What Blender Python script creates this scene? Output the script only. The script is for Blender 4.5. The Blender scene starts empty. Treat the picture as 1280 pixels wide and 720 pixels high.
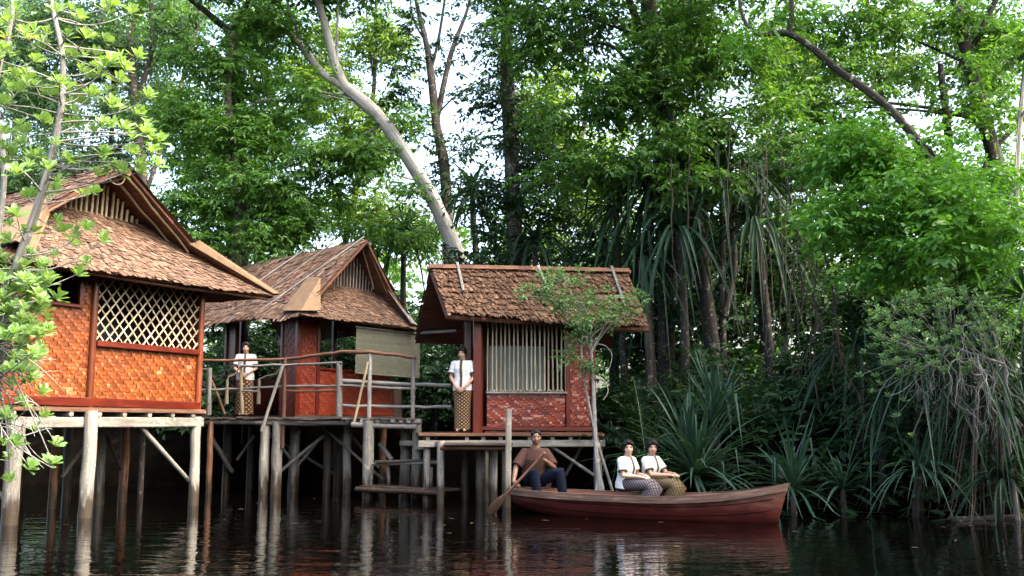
import bpy, math, random
import numpy as np
from mathutils import Vector, Matrix

R = math.radians
rnd = random.Random(11)
rng = np.random.default_rng(7)
S = bpy.context.scene
COL = S.collection
F, TH, CH = 1244.0, R(7.8), 1.35
SN, CS = math.sin(TH), math.cos(TH)

def at(px, py, Y):
    x = (px - 640) / F
    y = (360 - py) / F
    k = Y / (CS - y * SN)
    return Vector((x * k, Y, CH + (SN + y * CS) * k))

# ------------------------------------------------------------------ objects
def tag(o, label=None, cat=None, group=None, kind=None):
    if label: o['label'] = label
    if cat: o['category'] = cat
    if group: o['group'] = group
    if kind: o['kind'] = kind
    return o

def empty(name, loc, rz=0.0):
    o = bpy.data.objects.new(name, None)
    COL.objects.link(o)
    o.location = loc
    o.rotation_euler = (0, 0, rz)
    o.empty_display_size = 0.2
    return o

class MB:
    """collects verts / faces / uvs / per-face tint, builds ONE mesh object"""
    def __init__(self):
        self.v, self.f, self.uv, self.t, self.m, self.sm = [], [], [], [], [], []
    def add(self, verts, faces, uvs=None, tint=None, mi=0, smooth=False):
        b = len(self.v)
        self.v.extend([tuple(p) for p in verts])
        for k, f in enumerate(faces):
            self.f.append([b + i for i in f])
            self.uv.append(uvs[k] if uvs else [(verts[i][0] + verts[i][1], verts[i][2]) for i in f])
            self.t.append(rnd.random() if tint is None else tint)
            self.m.append(mi)
            self.sm.append(smooth)
        return self
    def loft(self, rings, cap=True, tint=None, mi=0, smooth=True, closed=True, uvl=None):
        n = len(rings[0])
        verts = [p for r in rings for p in r]
        fs, uv = [], []
        acc = [0.0]
        for i in range(1, len(rings)):
            ca = sum((Vector(p) for p in rings[i - 1]), Vector()) / n
            cb = sum((Vector(p) for p in rings[i]), Vector()) / n
            acc.append(acc[-1] + max((cb - ca).length, 1e-4))
        per = sum((Vector(rings[0][j]) - Vector(rings[0][j - 1])).length for j in range(n))
        t = rnd.random() if tint is None else tint
        uo = rnd.random() * 7
        for i in range(len(rings) - 1):
            for j in range(n if closed else n - 1):
                k = (j + 1) % n
                fs.append([i * n + j, i * n + k, (i + 1) * n + k, (i + 1) * n + j])
                if uvl:
                    u0, u1 = j / n, (j + 1) / n
                    v0, v1 = acc[i], acc[i + 1]
                    uv.append([(u0, v0), (u1, v0), (u1, v1), (u0, v1)])
                else:
                    v0, v1 = per * j / n, per * (j + 1) / n
                    uv.append([(acc[i] + uo, v0), (acc[i] + uo, v1), (acc[i + 1] + uo, v1), (acc[i + 1] + uo, v0)])
        self.add(verts, fs, uv, t, mi, smooth)
        if cap and closed:
            for r, rev in ((rings[0], True), (rings[-1], False)):
                idx = list(range(n))
                if rev: idx.reverse()
                self.add(r, [idx], [[(0.02 * math.cos(6.28 * q / n) + uo, 0.02 * math.sin(6.28 * q / n)) for q in idx]], t, mi, False)
        return self
    def tube(self, pts, rad, n=8, tint=None, mi=0, wob=0.0, cap=True, flat=None):
        pts = [Vector(p) for p in pts]
        if not isinstance(rad, (list, tuple)): rad = [rad] * len(pts)
        rings = []
        up = Vector((0, 0, 1))
        d0 = (pts[1] - pts[0]).normalized()
        if abs(d0.z) > 0.9: up = Vector((0, 1, 0))
        a = d0.cross(up).normalized()
        for i, p in enumerate(pts):
            d = (pts[min(i + 1, len(pts) - 1)] - pts[max(i - 1, 0)]).normalized()
            a = (a - d * a.dot(d)).normalized()
            b = d.cross(a)
            ring = []
            for j in range(n):
                th = 2 * math.pi * j / n
                w = 1 + (rnd.random() - .5) * wob
                r = rad[i] * w
                ring.append(p + a * math.cos(th) * r + b * math.sin(th) * r * (flat or 1))
            rings.append(ring)
        return self.loft(rings, cap, tint, mi)
    def pole(self, p, q, r0, r1=None, n=8, seg=5, bend=0.0, wob=0.12, tint=None, mi=0):
        p, q = Vector(p), Vector(q)
        r1 = r0 if r1 is None else r1
        L = (q - p).length
        pts, rr = [], []
        o = Vector((0, 0, 0))
        for i in range(seg + 1):
            t = i / seg
            if 0 < i < seg:
                o = o * .5 + Vector([(rnd.random() - .5) for _ in range(3)]) * bend * L
            else:
                o = Vector((0, 0, 0))
            pts.append(p.lerp(q, t) + o)
            rr.append((r0 + (r1 - r0) * t) * (1 + (rnd.random() - .5) * wob))
        return self.tube(pts, rr, n, tint, mi, wob * .6)
    def beam(self, p, q, w, h, up=(0, 0, 1), ch=0.12, tint=None, mi=0, seg=1, jit=0.0, taper=1.0):
        """chamfered bar from p to q; w across, h along 'up'"""
        p, q = Vector(p), Vector(q)
        d = (q - p).normalized()
        up = Vector(up)
        a = d.cross(up)
        if a.length < 1e-3: a = d.cross(Vector((1, 0, 0)))
        a.normalize()
        b = a.cross(d).normalized()
        c = min(w, h) * ch
        rings = []
        for i in range(seg + 1):
            t = i / seg
            k = 1 + (taper - 1) * t
            W, H = w * .5 * k * (1 + (rnd.random() - .5) * jit), h * .5 * k * (1 + (rnd.random() - .5) * jit)
            o = p.lerp(q, t) + (a * (rnd.random() - .5) + b * (rnd.random() - .5)) * jit * .3 * w
            rings.append([o + a * x + b * y for x, y in ((W - c, -H), (W, -H + c), (W, H - c), (W - c, H), (-W + c, H), (-W, H - c), (-W, -H + c), (-W + c, -H))])
        return self.loft(rings, True, tint, mi, smooth=False)
    def box(self, c, s, rz=0.0, **k):
        c = Vector(c)
        ax = Vector((math.cos(rz), math.sin(rz), 0))
        return self.beam(c - ax * s[0] / 2, c + ax * s[0] / 2, s[1], s[2], **k)
    def slab(self, quad, th, tint=None, mi=0, uvs=1.0):
        """thick sheet under a quad (a,b,c,d) - thickness along -normal"""
        q = [Vector(p) for p in quad]
        n = ((q[1] - q[0]).cross(q[3] - q[0])).normalized()
        lo = [p - n * th for p in q]
        L = (q[1] - q[0]).length * uvs
        H = (q[3] - q[0]).length * uvs
        top = [(0, 0), (L, 0), (L, H), (0, H)]
        self.add(q + lo, [[0, 1, 2, 3], [7, 6, 5, 4], [0, 4, 5, 1], [1, 5, 6, 2], [2, 6, 7, 3], [3, 7, 4, 0]],
                 [top, top[::-1], [(0, 0), (0, th), (L, th), (L, 0)], [(0, 0), (0, th), (H, th), (H, 0)], [(0, 0), (0, th), (L, th), (L, 0)], [(0, 0), (0, th), (H, th), (H, 0)]], tint, mi)
        return self
    def ball(self, c, r, n=10, m=7, rot=None, tint=None, mi=0):
        c = Vector(c)
        if not isinstance(r, (tuple, list)): r = (r, r, r)
        rings = []
        for i in range(m + 1):
            th = math.pi * (0.04 + 0.92 * i / m)
            ring = []
            for j in range(n):
                ph = 2 * math.pi * j / n
                p = Vector((math.sin(th) * math.cos(ph) * r[0], math.sin(th) * math.sin(ph) * r[1], -math.cos(th) * r[2]))
                if rot: p = rot @ p
                ring.append(c + p)
            rings.append(ring)
        return self.loft(rings, True, tint, mi)
    def mesh(self, name, mats):
        me = bpy.data.meshes.new(name)
        me.from_pydata(self.v, [], self.f)
        ul = me.uv_layers.new(name='UVMap')
        ul.data.foreach_set('uv', np.array([c for f in self.uv for c in f], dtype=np.float32).ravel())
        at_ = me.attributes.new('tint', 'FLOAT', 'FACE')
        at_.data.foreach_set('value', np.array(self.t, dtype=np.float32))
        me.polygons.foreach_set('material_index', np.array(self.m, dtype=np.int32))
        me.polygons.foreach_set('use_smooth', np.array(self.sm, dtype=bool))
        for m in (mats if isinstance(mats, (list, tuple)) else [mats]): me.materials.append(m)
        me.update()
        return me
    def build(self, name, mats, parent=None, origin=None):
        """verts are in the parent's space (or world); origin moves the object's pivot"""
        if origin is not None:
            o_ = Vector(origin)
            self.v = [(p[0] - o_.x, p[1] - o_.y, p[2] - o_.z) for p in self.v]
        o = bpy.data.objects.new(name, self.mesh(name, mats))
        COL.objects.link(o)
        if origin is not None: o.location = origin
        if parent is not None: o.parent = parent
        return o

def off(e):
    """shift used for things whose parts are given in world space under an unrotated empty"""
    return Vector(e.location)

class WB(MB):
    """mesh builder in world space, parented to an unrotated Empty"""
    def build(self, name, mats, parent=None, origin=None):
        if parent is None: return MB.build(self, name, mats, None, origin)
        base = Vector((0, 0, 0))
        p = parent
        while p is not None:
            base += Vector(p.location); p = p.parent
        self.v = [(q[0] - base.x, q[1] - base.y, q[2] - base.z) for q in self.v]
        return MB.build(self, name, mats, parent)

# ------------------------------------------------------------------ materials
class N:
    def __init__(self, name):
        self.m = bpy.data.materials.new(name)
        self.m.use_nodes = True
        self.t = self.m.node_tree
        self.t.nodes.clear()
        self.out = self.t.nodes.new('ShaderNodeOutputMaterial')
    def n(self, typ, **k):
        nd = self.t.nodes.new('ShaderNode' + typ)
        for a, b in k.items():
            if a in nd.inputs.keys() if isinstance(a, str) else False: pass
            setattr(nd, a, b)
        return nd
    def l(self, a, b): self.t.links.new(a, b)
    def val(self, x):
        return x
    def set(self, sock, v):
        if hasattr(v, 'is_linked') or hasattr(v, 'links'): self.l(v, sock)
        else: sock.default_value = v
    def math(self, op, a, b=0.0, c=None, clamp=False):
        nd = self.n('Math', operation=op, use_clamp=clamp)
        self.set(nd.inputs[0], a); self.set(nd.inputs[1], b)
        if c is not None: self.set(nd.inputs[2], c)
        return nd.outputs[0]
    def mix(self, f, a, b, mode='MIX'):
        nd = self.n('Mix', data_type='RGBA', blend_type=mode)
        self.set(nd.inputs[0], f); self.set(nd.inputs[6], a); self.set(nd.inputs[7], b)
        return nd.outputs[2]
    def ramp(self, f, stops):
        nd = self.n('ValToRGB')
        e = nd.color_ramp.elements
        while len(e) < len(stops): e.new(0.5)
        for i, (p, c) in enumerate(stops):
            e[i].position = p
            e[i].color = c if len(c) == 4 else (*c, 1)
        self.set(nd.inputs[0], f)
        return nd.outputs[0]
    def noise(self, vec, scale, detail=4, rough=.55, dist=0.0):
        nd = self.n('TexNoise')
        if vec is not None: self.l(vec, nd.inputs['Vector'])
        nd.inputs['Scale'].default_value = scale
        nd.inputs['Detail'].default_value = detail
        nd.inputs['Roughness'].default_value = rough
        nd.inputs['Distortion'].default_value = dist
        return nd.outputs[0]
    def mapping(self, vec, scale=(1, 1, 1), rot=(0, 0, 0), loc=(0, 0, 0)):
        nd = self.n('Mapping')
        self.l(vec, nd.inputs[0])
        nd.inputs['Scale'].default_value = scale
        nd.inputs['Rotation'].default_value = rot
        nd.inputs['Location'].default_value = loc
        return nd.outputs[0]
    def uv(self): return self.n('TexCoord').outputs['UV']
    def objc(self): return self.n('TexCoord').outputs['Object']
    def pos(self): return self.n('NewGeometry').outputs['Position']
    def tint(self): return self.n('Attribute', attribute_name='tint').outputs['Fac']
    def bump(self, h, strength=.4, dist=.01):
        nd = self.n('Bump')
        nd.inputs['Strength'].default_value = strength
        nd.inputs['Distance'].default_value = dist
        self.l(h, nd.inputs['Height'])
        return nd.outputs[0]
    def bsdf(self, col, rough=.6, spec=.5, normal=None, coat=0.0, **k):
        b = self.n('BsdfPrincipled')
        self.set(b.inputs['Base Color'], col if hasattr(col, 'links') else (*col, 1))
        self.set(b.inputs['Roughness'], rough)
        b.inputs['Specular IOR Level'].default_value = spec
        b.inputs['Coat Weight'].default_value = coat
        b.inputs['Coat Roughness'].default_value = .2
        if normal is not None: self.l(normal, b.inputs['Normal'])
        self.b = b
        self.l(b.outputs[0], self.out.inputs[0])
        return b

def wood(name, a, b, rough=.7, grain=1.0, wet=False, spec=.3, lich=0.0, bump=.5):
    """weathered wood; grain runs along the UV's u"""
    m = N(name)
    uv = m.uv()
    g = m.noise(m.mapping(uv, (2.2 * grain, 38 * grain, 1)), 1.0, 5, .62, .4)
    big = m.noise(m.objc(), 2.3, 3)
    t = m.tint()
    c = m.ramp(g, [(.28, [x * .55 for x in a]), (.5, a), (.74, b)])
    f = m.math('MULTIPLY_ADD', t, .7, .62)
    c = m.mix(1.0, c, m.n('CombineColor').outputs[0], 'MIX') if False else c
    hs = m.n('HueSaturation'); m.l(c, hs.inputs['Color']); m.l(f, hs.inputs['Value']); c = hs.outputs[0]
    c = m.mix(m.math('MULTIPLY', m.math('SUBTRACT', big, .45, clamp=True), 2.2, clamp=True), c, (*[x * .45 for x in a], 1))
    if lich:
        ln = m.noise(m.objc(), 9, 4, .7)
        c = m.mix(m.math('MULTIPLY', m.math('GREATER_THAN', ln, .6), lich), c, (.36, .37, .30, 1))
    rgh = rough
    if wet:
        sx = m.n('SeparateXYZ'); m.l(m.pos(), sx.inputs[0])
        wn = m.noise(m.mapping(m.pos(), (14, 14, 2.5)), 1.0, 3)
        lvl = m.math('MULTIPLY_ADD', wn, .9, .0)
        wf = m.math('MULTIPLY', m.math('SUBTRACT', lvl, sx.outputs[2]), 5, clamp=True)
        c = m.mix(m.math('MULTIPLY', wf, .92), c, (.028, .019, .012, 1))
        rgh = m.math('MULTIPLY_ADD', wf, -.35, rough)
    m.bsdf(c, rgh, spec, m.bump(g, bump, .006))
    return m.m

def leafmat(name, dark, mid, light, trans=.45, rough=.38, spec=.5, yellow=None):
    m = N(name)
    t = m.tint()
    oi = m.n('ObjectInfo').outputs['Random']
    nz = m.noise(m.pos(), .9, 2)
    f = m.math('ADD', m.math('MULTIPLY', t, .75), m.math('MULTIPLY_ADD', nz, .7, -.22))
    stops = [(.0, dark), (.45, mid), (.92, light)]
    if yellow: stops.append((1.0, yellow))
    c = m.ramp(f, stops)
    b = m.bsdf(c, rough, spec)
    tr = m.n('BsdfTranslucent')
    tc = m.mix(1.0, c, (1.25, 1.2, .45, 1), 'MULTIPLY')
    m.l(tc, tr.inputs['Color'])
    mx = m.n('MixShader')
    mx.inputs[0].default_value = trans
    m.l(b.outputs[0], mx.inputs[1]); m.l(tr.outputs[0], mx.inputs[2])
    m.l(mx.outputs[0], m.out.inputs[0])
    return m.m

def plain(name, col, rough=.6, spec=.4, var=.25, nscale=6, bump=0.0):
    m = N(name)
    nz = m.noise(m.objc(), nscale, 4)
    c = m.mix(nz, (*[x * (1 - var) for x in col], 1), (*[min(1, x * (1 + var)) for x in col], 1))
    m.bsdf(c, rough, spec, m.bump(nz, bump, .004) if bump else None)
    return m.m

def tinted(name, stops, rough=.7, spec=.3, nscale=25, namt=.5, coat=0.0, bump=.3, bd=.004, grainuv=None):
    """colour picked per element from the tint attribute, broken up by noise"""
    m = N(name)
    src = m.objc() if grainuv is None else m.mapping(m.uv(), (*grainuv, 1))
    nz = m.noise(src, nscale if grainuv is None else 1.0, 4, .6)
    f = m.math('ADD', m.math('MULTIPLY', m.tint(), 1 - namt * .4), m.math('MULTIPLY_ADD', nz, namt, -namt * .35), clamp=True)
    c = m.ramp(f, stops)
    m.bsdf(c, rough, spec, m.bump(nz, bump, bd) if bump else None, coat)
    return m.m

M = {}
M['pale_wood'] = wood('pale_post_wood', (.20, .185, .155), (.35, .33, .28), wet=True, lich=.5)
M['grey_wood'] = wood('grey_weathered_wood', (.17, .155, .135), (.31, .29, .26), wet=True, lich=.25)
M['dark_wood'] = wood('dark_damp_wood', (.055, .042, .034), (.12, .10, .08), wet=True)
M['brown_wood'] = wood('brown_wood', (.12, .055, .03), (.24, .13, .08), wet=True)
M['red_wood'] = wood('varnished_red_wood', (.11, .013, .005), (.20, .032, .011), rough=.3, spec=.5, bump=.2)
M['maroon_wood'] = wood('dark_maroon_wood', (.075, .008, .005), (.13, .018, .010), rough=.35, spec=.5, bump=.2)
M['orange_wood'] = wood('varnished_orange_wood', (.16, .036, .012), (.25, .07, .025), rough=.28, spec=.5, bump=.2)
M['bamboo'] = wood('bamboo_pole', (.27, .215, .125), (.42, .36, .24), rough=.5, bump=.2)
M['bamboo_grey'] = wood('grey_bamboo_pole', (.18, .168, .15), (.31, .298, .27), rough=.5, bump=.2)
M['tan'] = plain('tan_palm_sheath', (.13, .085, .05), .75, .15, .45, 7, .4)
M['shingle'] = tinted('bark_shingle_thatch', [(0, (.032, .018, .012)), (.35, (.085, .050, .032)), (.7, (.14, .085, .056)), (.95, (.21, .14, .10)), (1, (.34, .26, .21))], .75, .25, 30, .75)
M['thatch'] = tinted('palm_thatch', [(0, (.028, .014, .008)), (.4, (.078, .040, .021)), (.8, (.135, .076, .043)), (1, (.22, .15, .10))], .75, .25, 40, .7)
M['under'] = wood('roof_underside', (.085, .032, .018), (.16, .07, .038), rough=.8, grain=.5)
M['weave'] = tinted('varnished_orange_weave', [(0, (.075, .016, .004)), (.35, (.155, .037, .007)), (.65, (.215, .060, .012)), (1, (.35, .18, .09))], .4, .45, 18, .3, 0.12, .15, .003)
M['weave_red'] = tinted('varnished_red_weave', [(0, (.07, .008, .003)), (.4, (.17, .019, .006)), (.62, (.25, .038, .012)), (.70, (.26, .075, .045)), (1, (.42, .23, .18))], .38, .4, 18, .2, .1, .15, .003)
M['weave_dark'] = tinted('dark_maroon_weave', [(0, (.05, .008, .007)), (.6, (.13, .018, .014)), (1, (.22, .07, .055))], .36, .5, 18, .3, .2, .15, .003)
M['panel_red'] = tinted('red_panel', [(0, (.085, .010, .004)), (1, (.19, .028, .007))], .5, .35, 9, .7, .05, .1, .003)
M['lattice'] = wood('bleached_bamboo_lattice', (.40, .34, .23), (.58, .52, .40), rough=.6, bump=.2)
M['bark_pale'] = wood('pale_bark', (.22, .21, .19), (.44, .43, .395), rough=.85, grain=.5, lich=.6, bump=.8)
M['bark'] = wood('brown_bark', (.055, .046, .037), (.13, .115, .095), rough=.9, grain=.5, lich=.5, bump=.9)
M['bark_dark'] = wood('dark_bark', (.028, .024, .020), (.065, .056, .047), rough=.9, grain=.5, lich=.3, bump=.9)
M['twig'] = wood('bleached_twig', (.17, .165, .155), (.31, .305, .295), rough=.8, bump=.3)
M['root'] = wood('hanging_root', (.05, .038, .026), (.11, .088, .062), rough=.85, bump=.4)
M['rope'] = plain('hemp_rope', (.11, .09, .065), .85, .2, .3, 40, .5)
M['dead'] = tinted('dead_leaf', [(0, (.025, .018, .012)), (1, (.105, .080, .052))], .8, .2, 12, .4)
# foliage
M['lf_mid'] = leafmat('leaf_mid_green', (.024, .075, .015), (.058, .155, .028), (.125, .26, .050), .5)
M['lf_bright'] = leafmat('leaf_bright_green', (.035, .11, .016), (.075, .22, .030), (.15, .34, .055), .45)
M['lf_dark'] = leafmat('leaf_dark_green', (.008, .026, .010), (.017, .050, .018), (.036, .086, .029), .35, .5, .3)  # darkened further: understory shade is put into the leaf colour
M['lf_blue'] = leafmat('leaf_blue_green', (.035, .085, .042), (.07, .15, .072), (.13, .23, .115), .5)
M['lf_yellow'] = leafmat('leaf_yellow_green', (.065, .14, .025), (.13, .235, .045), (.22, .33, .075), .6)
M['lf_ros'] = leafmat('leaf_rosette', (.08, .165, .042), (.155, .28, .085), (.25, .38, .15), .45, .35, .5, (.42, .36, .06))
M['lf_olive'] = leafmat('leaf_fine_olive', (.04, .095, .035), (.08, .17, .065), (.14, .25, .10), .35, .5, .3)
M['lf_pand'] = leafmat('leaf_pandanus', (.011, .034, .021), (.025, .066, .038), (.055, .112, .066), .25, .48, .4)
M['lf_pdark'] = leafmat('leaf_dark_strap', (.006, .021, .010), (.012, .037, .017), (.025, .060, .028), .25, .6, .2)
# ------------------------------------------------------------------ camera, sky, sun
cam = bpy.data.cameras.new('camera')
co = bpy.data.objects.new('camera', cam)
COL.objects.link(co)
co.location = (0, 0, CH)
co.rotation_euler = (math.pi / 2 + TH, 0, 0)
cam.sensor_width = 36.0
cam.lens = F / 1280 * 36
cam.clip_end = 2000
S.camera = co

W = bpy.data.worlds.new('World')
S.world = W
W.use_nodes = True
wt = W.node_tree
sky = wt.nodes.new('ShaderNodeTexSky')
sky.sky_type = 'NISHITA'
sky.sun_disc = False
SUN_EL, SUN_AZ = R(50), R(112)          # azimuth clockwise from +Y: out to the right, beyond the added near-bank trees
sky.sun_elevation = SUN_EL
sky.sun_rotation = SUN_AZ
sky.air_density = 1.0
sky.dust_density = 7.0
sky.ozone_density = 0.0
bg = wt.nodes['Background']
wt.links.new(sky.outputs[0], bg.inputs[0])
bg.inputs[1].default_value = 0.15
sl = bpy.data.lights.new('sun', 'SUN')
sl.energy = 0.7
sl.angle = R(40)
sl.color = (1.0, .97, .92)
so = bpy.data.objects.new('sun', sl)
COL.objects.link(so)
sd = Vector((math.sin(SUN_AZ) * math.cos(SUN_EL), math.cos(SUN_AZ) * math.cos(SUN_EL), math.sin(SUN_EL)))
so.rotation_euler = sd.to_track_quat('Z', 'Y').to_euler()
so.location = sd * 60
S.view_settings.view_transform = 'Standard'
S.view_settings.look = 'None'
S.view_settings.exposure = 2.95
S.view_settings.gamma = 1
cy = S.cycles
cy.use_denoising = True
cy.max_bounces = 7
cy.diffuse_bounces = 4
cy.glossy_bounces = 3
cy.transmission_bounces = 3
cy.sample_clamp_indirect = 6
cy.caustics_reflective = False
cy.caustics_refractive = False

# ------------------------------------------------------------------ foliage core
class LF:
    """collects leaves as numpy arrays"""
    def __init__(self): self.V, self.Fv, self.T, self.n = [], [], [], 0
    def leaves(self, P, D, Nn, L, Wd, tint=None, shape='diamond', fold=.16, droop=.12):
        k = len(P)
        if k == 0: return self
        D = D / np.linalg.norm(D, axis=1, keepdims=True)
        Sd = np.cross(D, Nn); Sd /= np.linalg.norm(Sd, axis=1, keepdims=True) + 1e-9
        Up = np.cross(Sd, D)
        L = np.broadcast_to(np.asarray(L, float), (k,))[:, None]
        Wd = np.broadcast_to(np.asarray(Wd, float), (k,))[:, None]
        if tint is None: tint = rng.random(k)
        def pt(s, w, h): return P + D * L * s + Sd * Wd * w + Up * (h * Wd - droop * L * s * s)
        if shape == 'diamond':
            vs = [pt(0, 0, 0), pt(.48, -.5, fold), pt(1, 0, -.1), pt(.48, .5, fold)]
            fc = [[0, 1, 2, 3]]
        elif shape == 'oval':
            vs = [pt(0, 0, 0), pt(.3, -.42, fold), pt(.68, -.46, fold), pt(1, 0, 0), pt(.68, .46, fold), pt(.3, .42, fold)]
            fc = [[0, 1, 2, 3], [0, 3, 4, 5]]
        elif shape == 'obovate':
            vs = [pt(0, 0, 0), pt(.45, -.33, fold), pt(.8, -.5, fold), pt(1, 0, 0), pt(.8, .5, fold), pt(.45, .33, fold)]
            fc = [[0, 1, 2, 3], [0, 3, 4, 5]]
        m = len(vs)
        v = np.stack(vs, 1).reshape(-1, 3)
        base = self.n + np.arange(k)[:, None] * m
        f = np.stack([base + np.array(q) for q in fc], 1).reshape(-1, 4)
        self.V.append(v); self.Fv.append(f); self.T.append(np.repeat(tint, len(fc))); self.n += len(v)
        return self
    def strap(self, pts, wid, tint=None, fold=.25):
        """one long blade: pts (m,3), wid (m,) ; V-folded"""
        pts = np.asarray(pts, float); m = len(pts)
        d = np.gradient(pts, axis=0); d /= np.linalg.norm(d, axis=1, keepdims=True) + 1e-9
        up = np.array([0, 0, 1.0])
        sd = np.cross(d, up + 1e-3); sd /= np.linalg.norm(sd, axis=1, keepdims=True) + 1e-6
        un = np.cross(sd, d)
        wid = np.asarray(wid)[:, None]
        a = pts - sd * wid * .5 + un * wid * fold
        b = pts
        c = pts + sd * wid * .5 + un * wid * fold
        v = np.stack([a, b, c], 1).reshape(-1, 3)
        f = []
        for i in range(m - 1):
            q = self.n + i * 3
            f += [[q, q + 1, q + 4, q + 3], [q + 1, q + 2, q + 5, q + 4]]
        t = rng.random() if tint is None else tint
        self.V.append(v); self.Fv.append(np.array(f)); self.T.append(np.full(len(f), t)); self.n += len(v)
        return self
    def build(self, name, mat, parent=None, base=None, smooth=False):
        V = np.concatenate(self.V).astype(np.float32)
        Fa = np.concatenate(self.Fv).astype(np.int32)
        T = np.concatenate(self.T).astype(np.float32)
        if parent is not None: base = parent.location
        if base is not None: V = V - np.array(base, dtype=np.float32)
        me = bpy.data.meshes.new(name)
        me.vertices.add(len(V)); me.vertices.foreach_set('co', V.ravel())
        me.loops.add(Fa.size); me.loops.foreach_set('vertex_index', Fa.ravel())
        me.polygons.add(len(Fa))
        me.polygons.foreach_set('loop_start', np.arange(0, Fa.size, 4, dtype=np.int32))
        me.polygons.foreach_set('use_smooth', np.full(len(Fa), smooth))
        a = me.attributes.new('tint', 'FLOAT', 'FACE'); a.data.foreach_set('value', T)
        me.materials.append(mat)
        me.update(calc_edges=True)
        o = bpy.data.objects.new(name, me)
        COL.objects.link(o)
        if parent is not None: o.parent = parent
        elif base is not None: o.location = base
        return o

def unit(a): return a / (np.linalg.norm(a, axis=-1, keepdims=True) + 1e-9)

def spray(lf, c, r, twigs, per, ll, lw, flat=.55, tw=.45, hang=.25, shape='diamond', tbias=0.0):
    """a clump of leafy twigs filling an ellipsoid"""
    c = np.array(c, float); r = np.array(r, float)
    u = unit(rng.normal(size=(twigs, 3)))
    rad = rng.random((twigs, 1)) ** .45
    o = c + u * rad * r
    d = unit(u * np.array([1, 1, .45]) + rng.normal(size=(twigs, 3)) * np.array([.7, .7, .3]) + np.array([0, 0, .05 - hang * .3]))
    P = np.repeat(o, per, 0); D0 = np.repeat(d, per, 0)
    s = np.tile(np.linspace(.05, 1, per), twigs)[:, None] * tw * (.7 + .6 * np.repeat(rng.random((twigs, 1)), per, 0))
    side = unit(np.cross(D0, np.array([0, 0, 1.0])) + 1e-3)
    sg = np.tile(np.where(np.arange(per) % 2 == 0, 1.0, -1.0), twigs)[:, None]
    P = P + D0 * s + np.array([0, 0, -1]) * s * s * hang * .8
    D = unit(D0 * .55 + side * sg * .8 + rng.normal(size=P.shape) * .3 + np.array([0, 0, -hang]))
    Nn = unit(np.array([0, 0, 1.0]) + rng.normal(size=P.shape) * .45 * (1 if flat else 1))
    k = len(P)
    L = ll * (.65 + .7 * rng.random(k)); Wd = lw * (.65 + .7 * rng.random(k))
    t = np.clip(np.repeat(rng.random(twigs), per) * .55 + rng.random(k) * .45 + tbias, 0, 1)
    lf.leaves(P, D, Nn, L, Wd, t, shape)
    return o

def curve(p, q, n=6, sag=0.0, bend=.08):
    p, q = Vector(p), Vector(q)
    L = (q - p).length
    a = Vector([(rnd.random() - .5) for _ in range(3)]) * bend * L * 2
    out = []
    for i in range(n + 1):
        t = i / n
        out.append(p.lerp(q, t) + a * math.sin(math.pi * t) + Vector((0, 0, -sag * L * 4 * t * (1 - t))))
    return out

DENS = 2.5

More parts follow.
